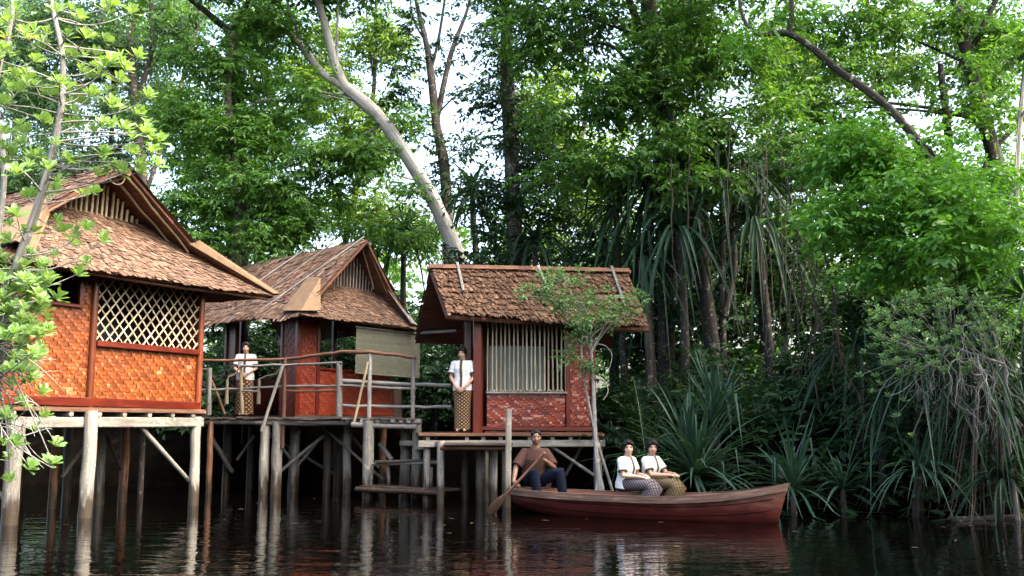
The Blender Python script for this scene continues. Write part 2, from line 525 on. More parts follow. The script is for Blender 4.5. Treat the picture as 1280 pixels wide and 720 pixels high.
def tree(name, label, cat, Y, trunk, blobs, leafm, barkm='bark', ll=.16, lw=.07, sub=.75, lai=2.2, limbs=10, shape='diamond',
         hang=.25, group=None, extra=(), tbias=0.0, tw=.45, flatsub=.6, gnd=0.0, tseg=10):
    """trunk: list of (px,py,r_m[,Y]); blobs: (px,py,rx_px,ry_px[,dY,depth_m]) ; all turned into world points at their own distance"""
    tp = [at(a[0], a[1], a[3] if len(a) > 3 else Y) for a in trunk]
    rr = [a[2] for a in trunk]
    base = Vector((tp[0].x, tp[0].y, min(gnd, tp[0].z)))
    if tp[0].z > gnd + .1:
        tp = [base] + tp; rr = [rr[0] * 1.15] + rr
    e = empty(name, base)
    tag(e, label, cat, group)
    wb = WB()
    # smooth the trunk line
    def cr(pts, rs, n=4):
        o, ro = [], []
        for i in range(len(pts) - 1):
            p0, p1, p2, p3 = pts[max(i - 1, 0)], pts[i], pts[i + 1], pts[min(i + 2, len(pts) - 1)]
            for j in range(n):
                t = j / n
                o.append(.5 * ((2 * p1) + (p2 - p0) * t + (2 * p0 - 5 * p1 + 4 * p2 - p3) * t * t + (3 * p1 - p0 - 3 * p2 + p3) * t ** 3))
                ro.append(rs[i] + (rs[i + 1] - rs[i]) * t)
        return o + [pts[-1]], ro + [rs[-1]]
    P, RR = cr(tp, rr)
    wb.tube(P, RR, tseg, wob=.14)
    for ex in extra:
        q = [at(a[0], a[1], a[3] if len(a) > 3 else Y) for a in ex]
        qp, qr = cr(q, [a[2] for a in ex])
        wb.tube(qp, qr, 7, wob=.14)
    lf = LF()
    tips = []
    for b in blobs:
        px, py, rx, ry = b[:4]
        dy = b[4] if len(b) > 4 else 0
        yy = Y + dy
        c = at(px, py, yy)
        sx = rx / F * yy * 1.02; sz = ry / F * yy * 1.02
        dp = b[5] if len(b) > 5 else max(.8, min(sx, 2.5) * .8)
        la = b[6] if len(b) > 6 else lai
        area = math.pi * sx * sz
        la *= DENS
        sr = min(sub, sx * .7, max(sz, .3))
        per = 9
        nleaf = area * la / (ll * lw * .5)
        nsub = max(2, int(area * 2.6 / (sr * sr * 3.14 * flatsub) + .5))
        tws = max(3, int(nleaf / nsub / per))
        for i in range(nsub):
            u = rng.normal(size=3); u /= np.linalg.norm(u)
            rd = rng.random() ** .5 * .95
            cc = np.array(c) + u * rd * np.array([max(sx - sr * .5, .05), dp, max(sz - sr * .35, .05)])
            k = .7 + .6 * rng.random()
            spray(lf, cc, (sr * k, sr * k, sr * k * flatsub), tws, per, ll, lw, hang=hang, shape=shape, tw=tw, tbias=tbias + (rng.random() - .5) * .25)
            tips.append(Vector(cc))
    if limbs and tips:
        for q in rnd.sample(tips, min(max(3, int(limbs * .55)), len(tips))):
            # leave the trunk below the tip
            cand = [(((p - q).length + (3 if p.z > q.z - .2 else 0)), i) for i, p in enumerate(P[len(P) // 3:])]
            i = sorted(cand)[rnd.randrange(0, min(5, len(cand)))][1] + len(P) // 3
            c_ = curve(P[i], q, 7, -.03, .08)
            r0 = max(.012, min(RR[i] * .5, (q - P[i]).length * .014))
            wb.tube(c_, [r0 * (1 - .75 * j / 7) for j in range(8)], 6, wob=.15)
    wb.build('trunk', M[barkm], e)
    lf.build('crown', M[leafm], e)
    return e

# ------------------------------------------------------------------ water and ground
def shore(x):
    xs = [-60, -14, -8, -6, -2.5, .5, 2, 3.2, 4.6, 6, 8, 10, 14, 30, 60]
    ys = [34, 24, 21.5, 22.6, 22.4, 20.6, 19, 17.6, 16.2, 15.4, 14.6, 13.8, 11.5, 6, 0]
    return float(np.interp(x, xs, ys))

def ground():
    xs = np.concatenate([np.linspace(-700, -40, 14)[:-1], np.linspace(-40, 30, 130), np.linspace(30, 700, 14)[1:]])
    ys = np.concatenate([np.linspace(-500, 4, 10)[:-1], np.linspace(4, 60, 120), np.linspace(60, 900, 16)[1:]])
    rg = np.random.default_rng(3)
    ph = rg.random((10, 3)) * 6.28
    V = []
    for y in ys:
        for x in xs:
            d = y - shore(x)
            t = min(max((d + 1.6) / 4.2, 0), 1)
            z = -1.1 + 2.5 * t * t * (3 - 2 * t)
            if abs(x) < 60 and y < 80:
                for q in ph:
                    z += .035 * math.sin(x * (1 + q[0] * .5) + q[1]) * math.sin(y * (.8 + q[2] * .5) + q[0])
            if y < 2: z = -1.3
            V.append((x, y, z))
    nx = len(xs)
    Fc = [[j * nx + i, j * nx + i + 1, (j + 1) * nx + i + 1, (j + 1) * nx + i] for j in range(len(ys) - 1) for i in range(nx - 1)]
    me = bpy.data.meshes.new('ground'); me.from_pydata(V, [], Fc)
    m = N('forest_floor_mud')
    nz = m.noise(m.objc(), 3.5, 6, .65)
    c = m.ramp(nz, [(.3, (.0015, .0015, .0012)), (.6, (.0045, .0036, .0026)), (.8, (.014, .011, .007))])  # near-black soil: the shade under the huts is put into the colour
    df = m.n('BsdfDiffuse'); m.l(c, df.inputs[0]); m.l(m.bump(nz, .8, .06), df.inputs['Normal']); m.l(df.outputs[0], m.out.inputs[0])
    me.materials.append(m.m)
    me.polygons.foreach_set('use_smooth', np.full(len(Fc), True))
    o = bpy.data.objects.new('ground', me); COL.objects.link(o)
    tag(o, 'dark muddy forest floor rising from the water', kind='structure')
ground()

def water():
    me = bpy.data.meshes.new('water')
    me.from_pydata([(-700, -500, 0), (700, -500, 0), (700, 900, 0), (-700, 900, 0)], [], [[0, 1, 2, 3]])
    m = N('black_tannin_water')
    p = m.pos()
    a = m.noise(m.mapping(p, (1.3, 2.6, 1)), 1.0, 3, .55, .5)
    b = m.noise(m.mapping(p, (4.5, 9, 1), (0, 0, .25)), 1.0, 2, .5, .3)
    # calmer water close to the posts, more ripple out in the open river
    sx = m.n('SeparateXYZ'); m.l(p, sx.inputs[0])
    near = m.n('MapRange'); near.inputs[1].default_value = 8.0; near.inputs[2].default_value = 19.0
    near.inputs[3].default_value = 1.0; near.inputs[4].default_value = .35
    m.l(sx.outputs[1], near.inputs[0])
    h = m.math('MULTIPLY', m.math('ADD', a, m.math('MULTIPLY', b, .3)), near.outputs[0])
    m.bsdf((.0010, .0007, .0005), .03, .5, m.bump(h, .27, .05))
    m.b.inputs['IOR'].default_value = 1.33
    me.materials.append(m.m)
    o = bpy.data.objects.new('water', me); COL.objects.link(o)
    tag(o, 'still black river water with faint ripples', kind='structure')
water()
# ------------------------------------------------------------------ roof and wall builders
def lerp(a, b, t): return Vector(a) + (Vector(b) - Vector(a)) * t

def shingles(mb, A, B, C, D, rows, w, lip=.03, ragged=.5, over=1.9, mi=0, tlo=0.0, thi=1.0, pale=.04, wavy=.0):
    """rows of overlapping ragged pieces on the roof plane A (eave l) B (eave r) C (ridge r) D (ridge l)"""
    A, B, C, D = map(Vector, (A, B, C, D))
    n = ((B - A).cross(D - A)).normalized()
    if n.z < 0: n = -n
    ph = rnd.random() * 6
    for i in range(rows):
        v = i / rows
        P, Q = lerp(A, D, v), lerp(B, C, v)
        P1, Q1 = lerp(A, D, v + 1 / rows), lerp(B, C, v + 1 / rows)
        L = (Q - P).length
        k = max(2, int(L / w * 1.25))
        sp = ((P1 + Q1) / 2 - (P + Q) / 2).length
        for j in range(k):
            u = (j + .5 + (rnd.random() - .5) * .9) / k
            u = min(max(u, .01), .99)
            c = P.lerp(Q, u); c1 = P1.lerp(Q1, u)
            up = (c1 - c).normalized()
            a = (Q - P).normalized()
            a = (a + up * (rnd.random() - .5) * .22).normalized()
            hw = w * (.45 + .5 * rnd.random())
            dn = -sp * ragged * (rnd.random() ** 1.6) + wavy * sp * math.sin(u * L * 2.1 + ph + i)
            ln = min(sp * over * (.85 + .3 * rnd.random()), (D - A).length * (1 - v) + sp * .04 - dn)
            lf_ = lip * (.5 + 1.0 * rnd.random())
            b0 = c + up * dn
            th = .007 + lip * .3 * rnd.random()
            q = [b0 - a * hw + n * (lf_ + (rnd.random() - .5) * lip * .5),
                 b0 + up * (-sp * ragged * .35 * rnd.random()) + a * hw * (rnd.random() - .5) * .5 + n * lf_,
                 b0 + a * hw + n * (lf_ + (rnd.random() - .5) * lip * .5) + up * sp * ragged * .3 * (rnd.random() - .5),
                 b0 + up * ln + a * hw * .9 + n * .004, b0 + up * ln - a * hw * .9 + n * .004]
            lo = [x - n * th for x in q[:3]]
            t = tlo + (thi - tlo) * rnd.random() * .86
            if rnd.random() < pale: t = 1.0
            mb.add(q + lo, [[0, 1, 2, 3, 4], [5, 6, 1, 0], [6, 7, 2, 1]], None, t, mi)

def weave(mb, o, ux, uz, w, h, cw, ch, mod=3, bulge=.011, mi=0, gap=.035, step=1, vt=(.40, .88), ht=(.12, .62), hp=.03):
    """woven strips: each visible over-pass is its own slightly curved piece"""
    o, ux, uz = Vector(o), Vector(ux).normalized(), Vector(uz).normalized()
    n = ux.cross(uz)
    if mb.flip: n = -n
    ni, nj = max(1, round(w / cw)), max(1, round(h / ch))
    cw, ch = w / ni, h / nj
    for j in range(nj):
        i = 0
        while i < ni:
            vert = (i + j * step) % mod == 0 or rnd.random() < .04
            span = 1
            if not vert:
                while i + span < ni and (i + span + j * step) % mod != 0 and span < mod: span += 1
            x0, x1 = i * cw + cw * gap, (i + span) * cw - cw * gap
            z0, z1 = j * ch + ch * gap, (j + 1) * ch - ch * gap
            d = [(rnd.random() - .5) * bulge * .9 for _ in range(4)]
            e = (rnd.random() - .5) * .006
            if vert:
                z0 -= ch * .12; z1 += ch * .12
                zm = (z0 + z1) / 2
                vs = [(x0, z0, d[0]), (x1, z0, d[1]), (x0, zm, bulge * 1.3), (x1, zm, bulge * 1.3), (x0, z1, d[2]), (x1, z1, d[3])]
                fs = [[0, 1, 3, 2], [2, 3, 5, 4]]
                t = vt[0] + (vt[1] - vt[0]) * rnd.random() ** 1.5  # upright strips paler: varnish sheen, and some wear, put into the colour
            else:
                xm = (x0 + x1) / 2
                vs = [(x0, z0 + e, d[0]), (x0, z1 + e, d[1]), (xm, z0, bulge), (xm, z1, bulge), (x1, z0 - e, d[2]), (x1, z1 - e, d[3])]
                fs = [[0, 2, 3, 1], [2, 4, 5, 3]]
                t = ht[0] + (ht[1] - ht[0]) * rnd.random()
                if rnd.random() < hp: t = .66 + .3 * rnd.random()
            if mb.flip: fs = [f[::-1] for f in fs]
            mb.add([o + ux * a + uz * b + n * (c + .012) for a, b, c in vs], fs, None, t, mi, True)
            i += span
    # backing sheet behind the strips
    th = .018
    q = [o, o + ux * w, o + ux * w + uz * h, o + uz * h]
    if mb.flip: q = [q[1], q[0], q[3], q[2]]
    mb.slab(q, th, .05, mi)
MB.flip = False

def mbw(flip=False, cls=MB):
    b = cls(); b.flip = flip
    return b

def roofpart(parent, name, quads, mat, label=None, drop=.004):
    """quads: list of (A,B,C,D,rows,w,lip,ragged,kw)"""
    b = MB()
    for q in quads:
        A, B, C, D = map(Vector, q[:4])
        shingles(b, A, B, C, D, *q[4:8], mi=0, **(q[8] if len(q) > 8 else {}))
        n = ((B - A).cross(D - A)).normalized()
        qq = [A, B, C, D]
        if n.z < 0: qq = [B, A, D, C]; n = -n
        b.slab([p - n * drop for p in qq], .045, .5, 1)
    return b.build(name, [mat, M['under']], parent)

# ================================================================== HUT 1 (left)
PH1 = R(63.8)
h1 = empty('stilt_hut', (-6.81, 14.2, 0), PH1)
tag(h1, 'orange woven hut on stilts with a bamboo lattice window, partly behind the pale green tree', 'hut', 'stilt huts by the river')
RW = [((-1.1, -.6, 3.55), (4.43, -.6, 3.66), (2.2, .5, 4.70), (.45, .5, 4.70))]
roof = roofpart(h1, 'roof', [
    (*RW[0], 19, .060, .020, .9, dict(wavy=.3)),
    ((2.84, -.15, 4.38), (2.84, 3.2, 4.38), (1.31, .60, 5.41), (1.31, -.15, 5.41), 9, .12, .03, .5),
    ((4.43, -.6, 3.66), (4.43, 4.0, 3.66), (2.84, 3.2, 4.38), (2.84, -.15, 4.38), 9, .12, .03, .5),
    ((-.165, 3.2, 4.42), (-.165, -.15, 4.42), (1.31, -.15, 5.41), (1.31, .50, 5.41), 15, .060, .022, .9),
    ((-1.1, 4.0, 3.55), (-1.1, -.6, 3.55), (-.165, -.15, 4.42), (-.165, 3.2, 4.42), 10, .085, .028, .7),
    ((4.43, 4.0, 3.6), (-1.1, 4.0, 3.55), (-.165, 3.2, 4.42), (2.84, 3.2, 4.40), 6, .16, .03, .5),
    ((2.84, 3.2, 4.38), (-.165, 3.2, 4.42), (1.31, .50, 5.40), (1.31, .60, 5.40), 10, .10, .03, .5),
], M['shingle'])
b = MB()
def board_on(b, p, q, wd, lift=.05, th=.02, side=(0, 0, 1), t=.6):
    p, q = Vector(p), Vector(q)
    b.beam(p + Vector((0, 0, lift)), q + Vector((0, 0, lift)), wd, th, up=side, seg=3, jit=.04, tint=t)
b.slab([(4.34, -.66, 3.69), (4.52, -.66, 3.71), (2.92, -.20, 4.45), (2.74, -.15, 4.38)], .025, .5)
b.slab([(4.52, -.66, 3.71), (4.55, -.45, 3.70), (2.98, .02, 4.46), (2.92, -.20, 4.47)], .025, .5)
b.build('hip_board', M['tan'], roof)
b = MB()
b.slab([(-.95, -.70, 3.78), (-.62, -.66, 3.68), (-.02, -.15, 4.36), (-.15, -.22, 4.54)], .02, .5)
b.slab([(-1.16, -.42, 3.70), (-.95, -.70, 3.78), (-.15, -.22, 4.54), (-.34, .04, 4.42)], .02, .5)
b.build('hip_board', M['tan'], roof)
b = MB()
b.pole((1.31, -.22, 5.28), (1.31, .62, 5.27), .055, n=8)
b.build('ridge_pole', M['brown_wood'], roof)
for y0 in (-.02, .22):
    b = MB()
    b.pole((1.38, y0 - .05, 5.26), (2.86, y0, 4.26), .022, .018, n=6, bend=.03)
    b.build('rafter_pole', M['bamboo'], roof)
b = MB()
b.pole((1.25, -.1, 5.30), (-.12, -.12, 4.34), .03, n=6)
b.build('rafter_pole', M['brown_wood'], roof)
b = MB()     # vine loop tied to the ridge pole
pts = [Vector((1.31 - .05 - .17 + .17 * math.cos(a), -.2, 5.2 + .16 * math.sin(a))) for a in [math.pi * (-.05 - 1.15 * i / 10) for i in range(11)]]
b.tube(pts, .009, 5)
b.build('tie_loop', M['rope'], roof)
for dz, y0 in ((-.06, -.58), ):
    b = MB()
    b.pole((-1.0, y0 + .08, 3.50), (4.35, y0 + .08, 3.60), .03, n=7, bend=.01)
    b.build('eave_pole', M['brown_wood'], roof)
gs = MB()
x = .42
while x < 2.24:
    zt = 5.41 - .69 * abs(x - 1.31) - .07
    gs.pole((x, .47, 4.62), (x + (rnd.random() - .5) * .03, .45, zt - rnd.random() * .05), .022 + rnd.random() * .008, n=6, seg=2, wob=.1)
    x += .092 + rnd.random() * .022
gs.build('gable_slats', M['bamboo'], h1)
gb = MB()
gb.slab([(-.1, .62, 4.4), (2.75, .62, 4.4), (1.34, .62, 5.33), (1.28, .62, 5.33)], .02, .2)
gb.build('gable_back', M['under'], h1)
# walls
fz, wt_ = 1.66, 4.12
X0, X1, X2 = -.5, .97, 3.23
def wallpanel(par, name, mat, o, ux, w, h, cw=.066, ch=.060, mod=3, flip=False, step=1, **k):
    b = mbw(flip)
    weave(b, o, ux, (0, 0, 1), w, h, cw, ch, mod, step=step, **k)
    return b.build(name, M[mat], par)
wl = wallpanel(h1, 'woven_wall', 'weave', (X0, .02, fz), (1, 0, 0), X1 - X0, 3.08 - fz)
b = mbw(); weave(b, (.70, .02, 3.08), (1, 0, 0), (0, 0, 1), X1 - .70, wt_ - 3.08, .066, .060, 3)
b.build('woven_strip', M['weave'], wl)
b = mbw(); weave(b, (X0, .02, 3.08), (1, 0, 0), (0, 0, 1), .45, wt_ - 3.08, .066, .060, 3)
b.build('woven_strip', M['weave'], wl)
wallpanel(h1, 'woven_wall', 'weave', (X1, .02, fz), (1, 0, 0), X2 - X1, 2.53 - fz)
wallpanel(h1, 'end_wall', 'weave', (X2, .02, fz), (0, 1, 0), 3.0, wt_ - fz, .16, .12)
wallpanel(h1, 'end_wall', 'weave', (X0, .02, fz), (0, 1, 0), 3.0, wt_ - fz, .10, .08, flip=True)
b = MB()
b.slab([(X0, 3.02, fz), (X2, 3.02, fz), (X2, 3.02, wt_ - 1.5), (X0, 3.02, wt_ - 1.5)], .03, .3)
b.slab([(X0, 3.02, 3.3), (X2, 3.02, 3.3), (X2, 3.02, wt_), (X0, 3.02, wt_)], .03, .3)
b.slab([(X0, 3.02, 2.6), (2.4, 3.02, 2.6), (2.4, 3.02, 3.3), (X0, 3.02, 3.3)], .03, .3)
b.build('back_wall', M['maroon_wood'], h1)
for x, mt in ((X0, 'orange_wood'), (X1, 'orange_wood'), (X2, 'orange_wood')):
    b = MB(); b.pole((x, -.03, fz - .06 if x != X2 else 1.5), (x, -.03, wt_), .052, n=10, seg=6, wob=.05)
    b.build('corner_post' if x != X1 else 'wall_post', M[mt], h1)
b = MB(); b.beam((X0, -.045, fz + .03), (X2, -.045, fz + .0), .07, .13, jit=.06, seg=6); b.build('bottom_rail', M['red_wood'], h1)
b = MB(); b.beam((X1 + .05, -.04, 2.57), (X2 - .05, -.04, 2.57), .07, .09, jit=.05, seg=6); sill = b.build('window_sill', M['red_wood'], h1)
b = MB(); b.beam((X0, -.03, 3.10), (.75, -.03, 3.10), .06, .05); b.beam((.70, -.03, 3.12), (.70, -.03, wt_ - .05), .05, .05, up=(0, 1, 0)); 
b.build('window_frame', M['red_wood'], h1)
b = MB(); b.pole((.35, .0, 3.1), (.35, .0, 4.0), .018, n=6); b.build('window_bar', M['bamboo'], h1)
# lattice
lt = MB()
zb, zt = 2.60, 4.06
wL = X2 - X1 - .1; hL = zt - zb
sp = .185
for sgn, yy in ((1, -.012), (-1, .012)):
    k = -int(hL / sp) - 2
    while k * sp < wL + hL:
        o = k * sp + (rnd.random() - .5) * .02
        # x = o + s*... slope 1
        pts = []
        slope = 1.12
        xa, xb = (o, o + hL / slope) if sgn > 0 else (o + hL / slope, o)
        za, zb2 = zb, zt
        x0_, z0_, x1_, z1_ = xa, za, xb, zb2
        def clip(xc, zc, xo, zo, lim):
            t = (lim - xc) / (xo - xc); return lim, zc + (zo - zc) * t
        ok = True
        if max(x0_, x1_) <= 0.02 or min(x0_, x1_) >= wL - .02: ok = False
        if ok:
            if x0_ < 0: x0_, z0_ = clip(x0_, z0_, x1_, z1_, 0)
            if x1_ < 0: x1_, z1_ = clip(x1_, z1_, x0_, z0_, 0)
            if x0_ > wL: x0_, z0_ = clip(x0_, z0_, x1_, z1_, wL)
            if x1_ > wL: x1_, z1_ = clip(x1_, z1_, x0_, z0_, wL)
            lt.beam((X1 + .05 + x0_, yy, z0_), (X1 + .05 + x1_, yy, z1_), .010, .026, up=(0, 1, 0) if False else (0, 0, 1), jit=.08)
        k += 1
lt.build('window_lattice', M['lattice'], h1)
# floor structure
b = MB(); b.slab([(X0 - .1, -.12, 1.60), (X2 + .1, -.12, 1.60), (X2 + .1, 3.1, 1.60), (X0 - .1, 3.1, 1.60)], .05, .4); b.build('floor', M['brown_wood'], h1)
b = MB(); b.beam((X0 - .1, -.14, 1.56), (X2 + .05, -.16, 1.55), .04, .045, jit=.08, seg=5); b.build('floor_edge', M['brown_wood'], h1)
x = X0 + .1
while x < X2:
    b = MB(); b.pole((x, -.16, 1.50), (x, 3.0, 1.50), .045, n=8, seg=2); b.build('joist', M['grey_wood'], h1)
    x += .44 + rnd.random() * .1
b = MB(); b.beam((-.42, -.10, 1.375), (X2 + .02, -.10, 1.385), .12, .155, jit=.05, seg=8); b.build('floor_beam', M['pale_wood'], h1)
b = MB(); b.beam((-.42, 1.5, 1.375), (X2 + .02, 1.5, 1.385), .12, .15, jit=.05, seg=8); b.build('floor_beam', M['grey_wood'], h1)
for x, y, r, mt, top, lean in ((-.30, -.12, .115, 'pale_wood', 1.45, .12), (.87, -.20, .105, 'pale_wood', 1.55, .07), (3.14, -.10, .085, 'pale_wood', 1.48, 0),
                         (.2, 1.5, .08, 'dark_wood', 1.4, 0), (1.75, 1.55, .07, 'brown_wood', 1.4, .05), (2.55, 1.45, .09, 'grey_wood', 1.4, 0), (3.1, 1.5, .08, 'brown_wood', 1.4, 0),
                         (1.0, 2.9, .08, 'dark_wood', 1.4, .03), (2.2, 2.95, .07, 'dark_wood', 1.4, 0), (3.1, 2.9, .08, 'dark_wood', 1.4, 0)):
    b = MB(); b.pole((x - lean, y - lean * .6, -1.2), (x, y, top), r, r * .96, n=10, seg=8, bend=.009, wob=.12)
    b.build('stilt', M[mt], h1)
for p, q, r, mt in (((1.95, -.05, 1.33), (3.1, -.02, .42), .038, 'grey_wood'), ((1.75, 1.4, .5), (2.5, 1.4, 1.35), .03, 'grey_wood'), ((2.6, 1.5, 1.3), (3.1, 1.5, .5), .03, 'dark_wood'), ((-.9, .5, 1.2), (-.35, .0, .35), .035, 'grey_wood')):
    b = MB(); b.pole(p, q, r, n=7, bend=.01); b.build('brace', M[mt], h1)

# ================================================================== HUT 2 (middle)
PH2 = R(47)
h2 = empty('stilt_hut', (-4.16, 19.5, 0), PH2)
tag(h2, 'open sided middle hut with three bamboo poles on its roof and a hanging blind', 'hut', 'stilt huts by the river')
roof = roofpart(h2, 'roof', [
    ((0, 5.3, 3.60), (0, 0, 3.50), (1.9, .35, 5.30), (1.9, 5.3, 5.24), 15, .06, .026, .8, dict(wavy=.5)),
    ((0, 0, 3.50), (3.0, -.05, 3.42), (2.55, .95, 4.30), (.75, .9, 4.32), 17, .055, .020, .9, dict(wavy=.3, thi=.8)),
    ((2.63, .35, 4.25), (2.63, 5.3, 4.25), (1.9, 5.3, 5.24), (1.9, .35, 5.30), 8, .12, .03, .5),
    ((3.0, -.05, 3.42), (3.35, 5.5, 3.45), (2.63, 5.3, 4.25), (2.63, .35, 4.25), 8, .12, .03, .5),
], M['shingle'])
b = MB()
b.slab([(-.03, .62, 3.62), (-.04, -.05, 3.57), (.66, .30, 4.33), (.74, .85, 4.42)], .02, .5)
b.slab([(-.04, -.05, 3.57), (.40, -.10, 3.60), (.86, .62, 4.36), (.66, .30, 4.33)], .02, .5)
b.build('hip_cap', M['tan'], roof)
b = MB()
b.slab([(2.80, -.12, 3.52), (3.05, -.02, 3.50), (2.72, .5, 4.26), (2.55, .42, 4.30)], .02, .9)
b.build('hip_cap', M['grey_wood'], roof)
def on2(x, y): return Vector((x, y, 3.50 + (5.30 - 3.50) * x / 1.9 + .055))
for y0, y1, xe in ((.50, 1.75, .12), (1.62, 2.75, -.05), (2.62, 4.05, .02)):
    b = MB(); b.pole(on2(1.94, y0), on2(xe, y1), .018, .015, n=7, seg=5, bend=.006, wob=.05); b.build('roof_pole', M['bamboo_grey'], roof)
b = MB(); b.pole((1.9, .25, 5.2), (1.9, 5.2, 5.14), .045, n=7); b.build('ridge_pole', M['dark_wood'], roof)
for p, q in (((1.92, .55, 5.16), (2.42, .75, 4.32)), ((2.0, .42, 5.1), (2.60, .5, 4.22))):
    b = MB(); b.pole(p, q, .02, n=6, bend=.01); b.build('rafter_pole', M['bamboo'], roof)
b = MB(); b.beam((1.30, .5, 4.82), (1.18, .52, 4.42), .10, .02, up=(0, 1, 0)); b.build('loose_board', M['brown_wood'], roof)
gs = MB(); x = 1.05
while x < 2.5:
    zt_ = 5.2 - (.78 * (1.9 - x) if x < 1.9 else 1.3 * (x - 1.9))
    if zt_ > 4.4: gs.pole((x, .92, 4.2), (x, .90, zt_), .018, n=5, seg=1, wob=.1)
    x += .085
gs.build('gable_slats', M['grey_wood'], h2)
b = MB(); b.slab([(.8, 1.05, 4.2), (2.6, 1.05, 4.2), (1.95, 1.05, 5.2), (1.85, 1.05, 5.2)], .02, .2); b.build('gable_back', M['under'], h2)
F2 = 1.53
b = MB(); b.slab([(.4, .62, F2), (2.95, .62, F2), (2.95, 4.9, F2), (.4, 4.9, F2)], .06, .4); b.build('floor', M['dark_wood'], h2)
def panel(par, name, mat, a, c, z0, z1, th=.03, t=.4):
    b = MB(); a, c = Vector(a), Vector(c)
    b.slab([(a.x, a.y, z0), (c.x, c.y, z0), (c.x, c.y, z1), (a.x, a.y, z1)], th, t)
    return b.build(name, M[mat], par)
b = mbw(); weave(b, (.45, .70, F2), (1, 0, 0), (0, 0, 1), .48, 2.4, .07, .06, 3, .008, vt=(.3, .7), ht=(.05, .45), hp=.02); b.build('wall_panel', M['panel_red'], h2)
b = mbw(True); weave(b, (.45, .70, F2), (0, 1, 0), (0, 0, 1), .55, 2.4, .07, .06, 3, .008, vt=(.2, .6), ht=(.0, .35), hp=.02); b.build('wall_panel', M['panel_red'], h2)
b = mbw(); weave(b, (.93, .70, F2), (1, 0, 0), (0, 0, 1), 1.99, .94, .07, .06, 3, .008, vt=(.4, .95), ht=(.2, .65), hp=.03); b.build('half_wall', M['panel_red'], h2)
b = MB(); b.beam((.93, .68, 2.50), (2.92, .68, 2.44), .07, .05); b.build('half_wall_rail', M['red_wood'], h2)
b = MB(); b.beam((.93, .67, F2 + .04), (2.92, .67, F2 + .04), .05, .07); b.build('half_wall_rail', M['red_wood'], h2)
for x, y, mt, r in ((.43, .68, 'red_wood', .05), (.93, .68, 'maroon_wood', .035), (2.92, .70, 'maroon_wood', .045), (.45, 1.25, 'maroon_wood', .04), (.45, 3.05, 'maroon_wood', .05), (.45, 3.42, 'maroon_wood', .045), (.45, 4.85, 'maroon_wood', .05), (2.92, 4.85, 'maroon_wood', .05), (2.92, 2.8, 'maroon_wood', .05), (1.7, 4.85, 'maroon_wood', .05)):
    b = MB(); b.beam((x, y, F2 - .1), (x, y, 4.0 if y < 4.8 else 3.9), r * 2, r * 2, up=(0, 1, 0)); b.build('wall_post', M[mt], h2)
panel(h2, 'wall_panel', 'maroon_wood', (.45, 3.42), (.45, 3.05), F2, 3.9)
wallpanel(h2, 'half_wall', 'weave_dark', (.44, 3.45, F2), (0, 1, 0), 1.38, .92, .09, .07, flip=True)
panel(h2, 'half_wall', 'maroon_wood', (2.92, 4.85), (.45, 4.85), F2, 2.45)
panel(h2, 'half_wall', 'maroon_wood', (2.92, .7), (2.92, 4.85), F2, 2.45)
b = MB(); b.beam((.3, .55, 3.86), (3.0, .55, 3.80), .08, .1); b.beam((.4, .55, 3.86), (.4, 5.0, 3.9), .08, .1); b.build('wall_beam', M['dark_wood'], h2)
# hanging blind along the eave
bl = MB()
xa, xb, za, zb_ = 1.46, 3.24, 3.36, 2.40
k = 60
for i in range(k):
    t0, t1 = i / k, (i + 1) / k
    def row(t):
        z = za + (zb_ - za) * t
        return [Vector((xa + (xb - xa) * s, .10 + .05 * math.sin(s * 2.6 + .4) * t + .02 * t * math.sin(9 * s), z - .05 * s * t + .02 * math.sin(s * 3.1) * t)) for s in (0, .25, .5, .75, 1)]
    bl.loft([row(t0), row(t1 - .002)], False, .35 + .45 * rnd.random(), 0, False, False)
bl.pole((xa - .03, .10, 3.36), (xb + .04, .10, 3.32), .025, n=7)
bl.pole((xa, .11, zb_), (xb, .15, zb_ - .04), .022, n=7)
M['blind'] = tinted('woven_reed_blind', [(0, (.045, .046, .033)), (1, (.115, .115, .085))], .8, .2, 40, .3)
blo = bl.build('hanging_blind', M['blind'], None)
blo.parent = h2

for x, y, r, mt in ((.48, .78, .085, 'grey_wood'), (1.65, .8, .08, 'dark_wood'), (2.75, .75, .085, 'brown_wood'), (.5, 2.4, .08, 'dark_wood'), (1.7, 2.5, .08, 'grey_wood'), (2.8, 2.5, .08, 'dark_wood'), (.5, 4.6, .08, 'dark_wood'), (1.7, 4.6, .08, 'dark_wood'), (2.8, 4.6, .08, 'dark_wood')):
    b = MB(); b.pole((x, y, -1.3), (x, y, F2 - .05), r, r * .92, n=9, seg=8, bend=.010, wob=.14); b.build('stilt', M[mt], h2)
for p, q in (((.55, .8, .5), (1.5, .8, 1.4)), ((.55, 2.4, 1.35), (1.6, .9, .3)), ((1.8, .9, 1.3), (2.7, .8, .4))):
    b = MB(); b.pole(p, q, .032, n=7, bend=.01); b.build('brace', M['grey_wood'], h2)
for y in (.8, 2.45, 4.6):
    b = MB(); b.beam((.35, y, F2 - .13), (3.0, y, F2 - .13), .1, .13); b.build('floor_beam', M['dark_wood'], h2)

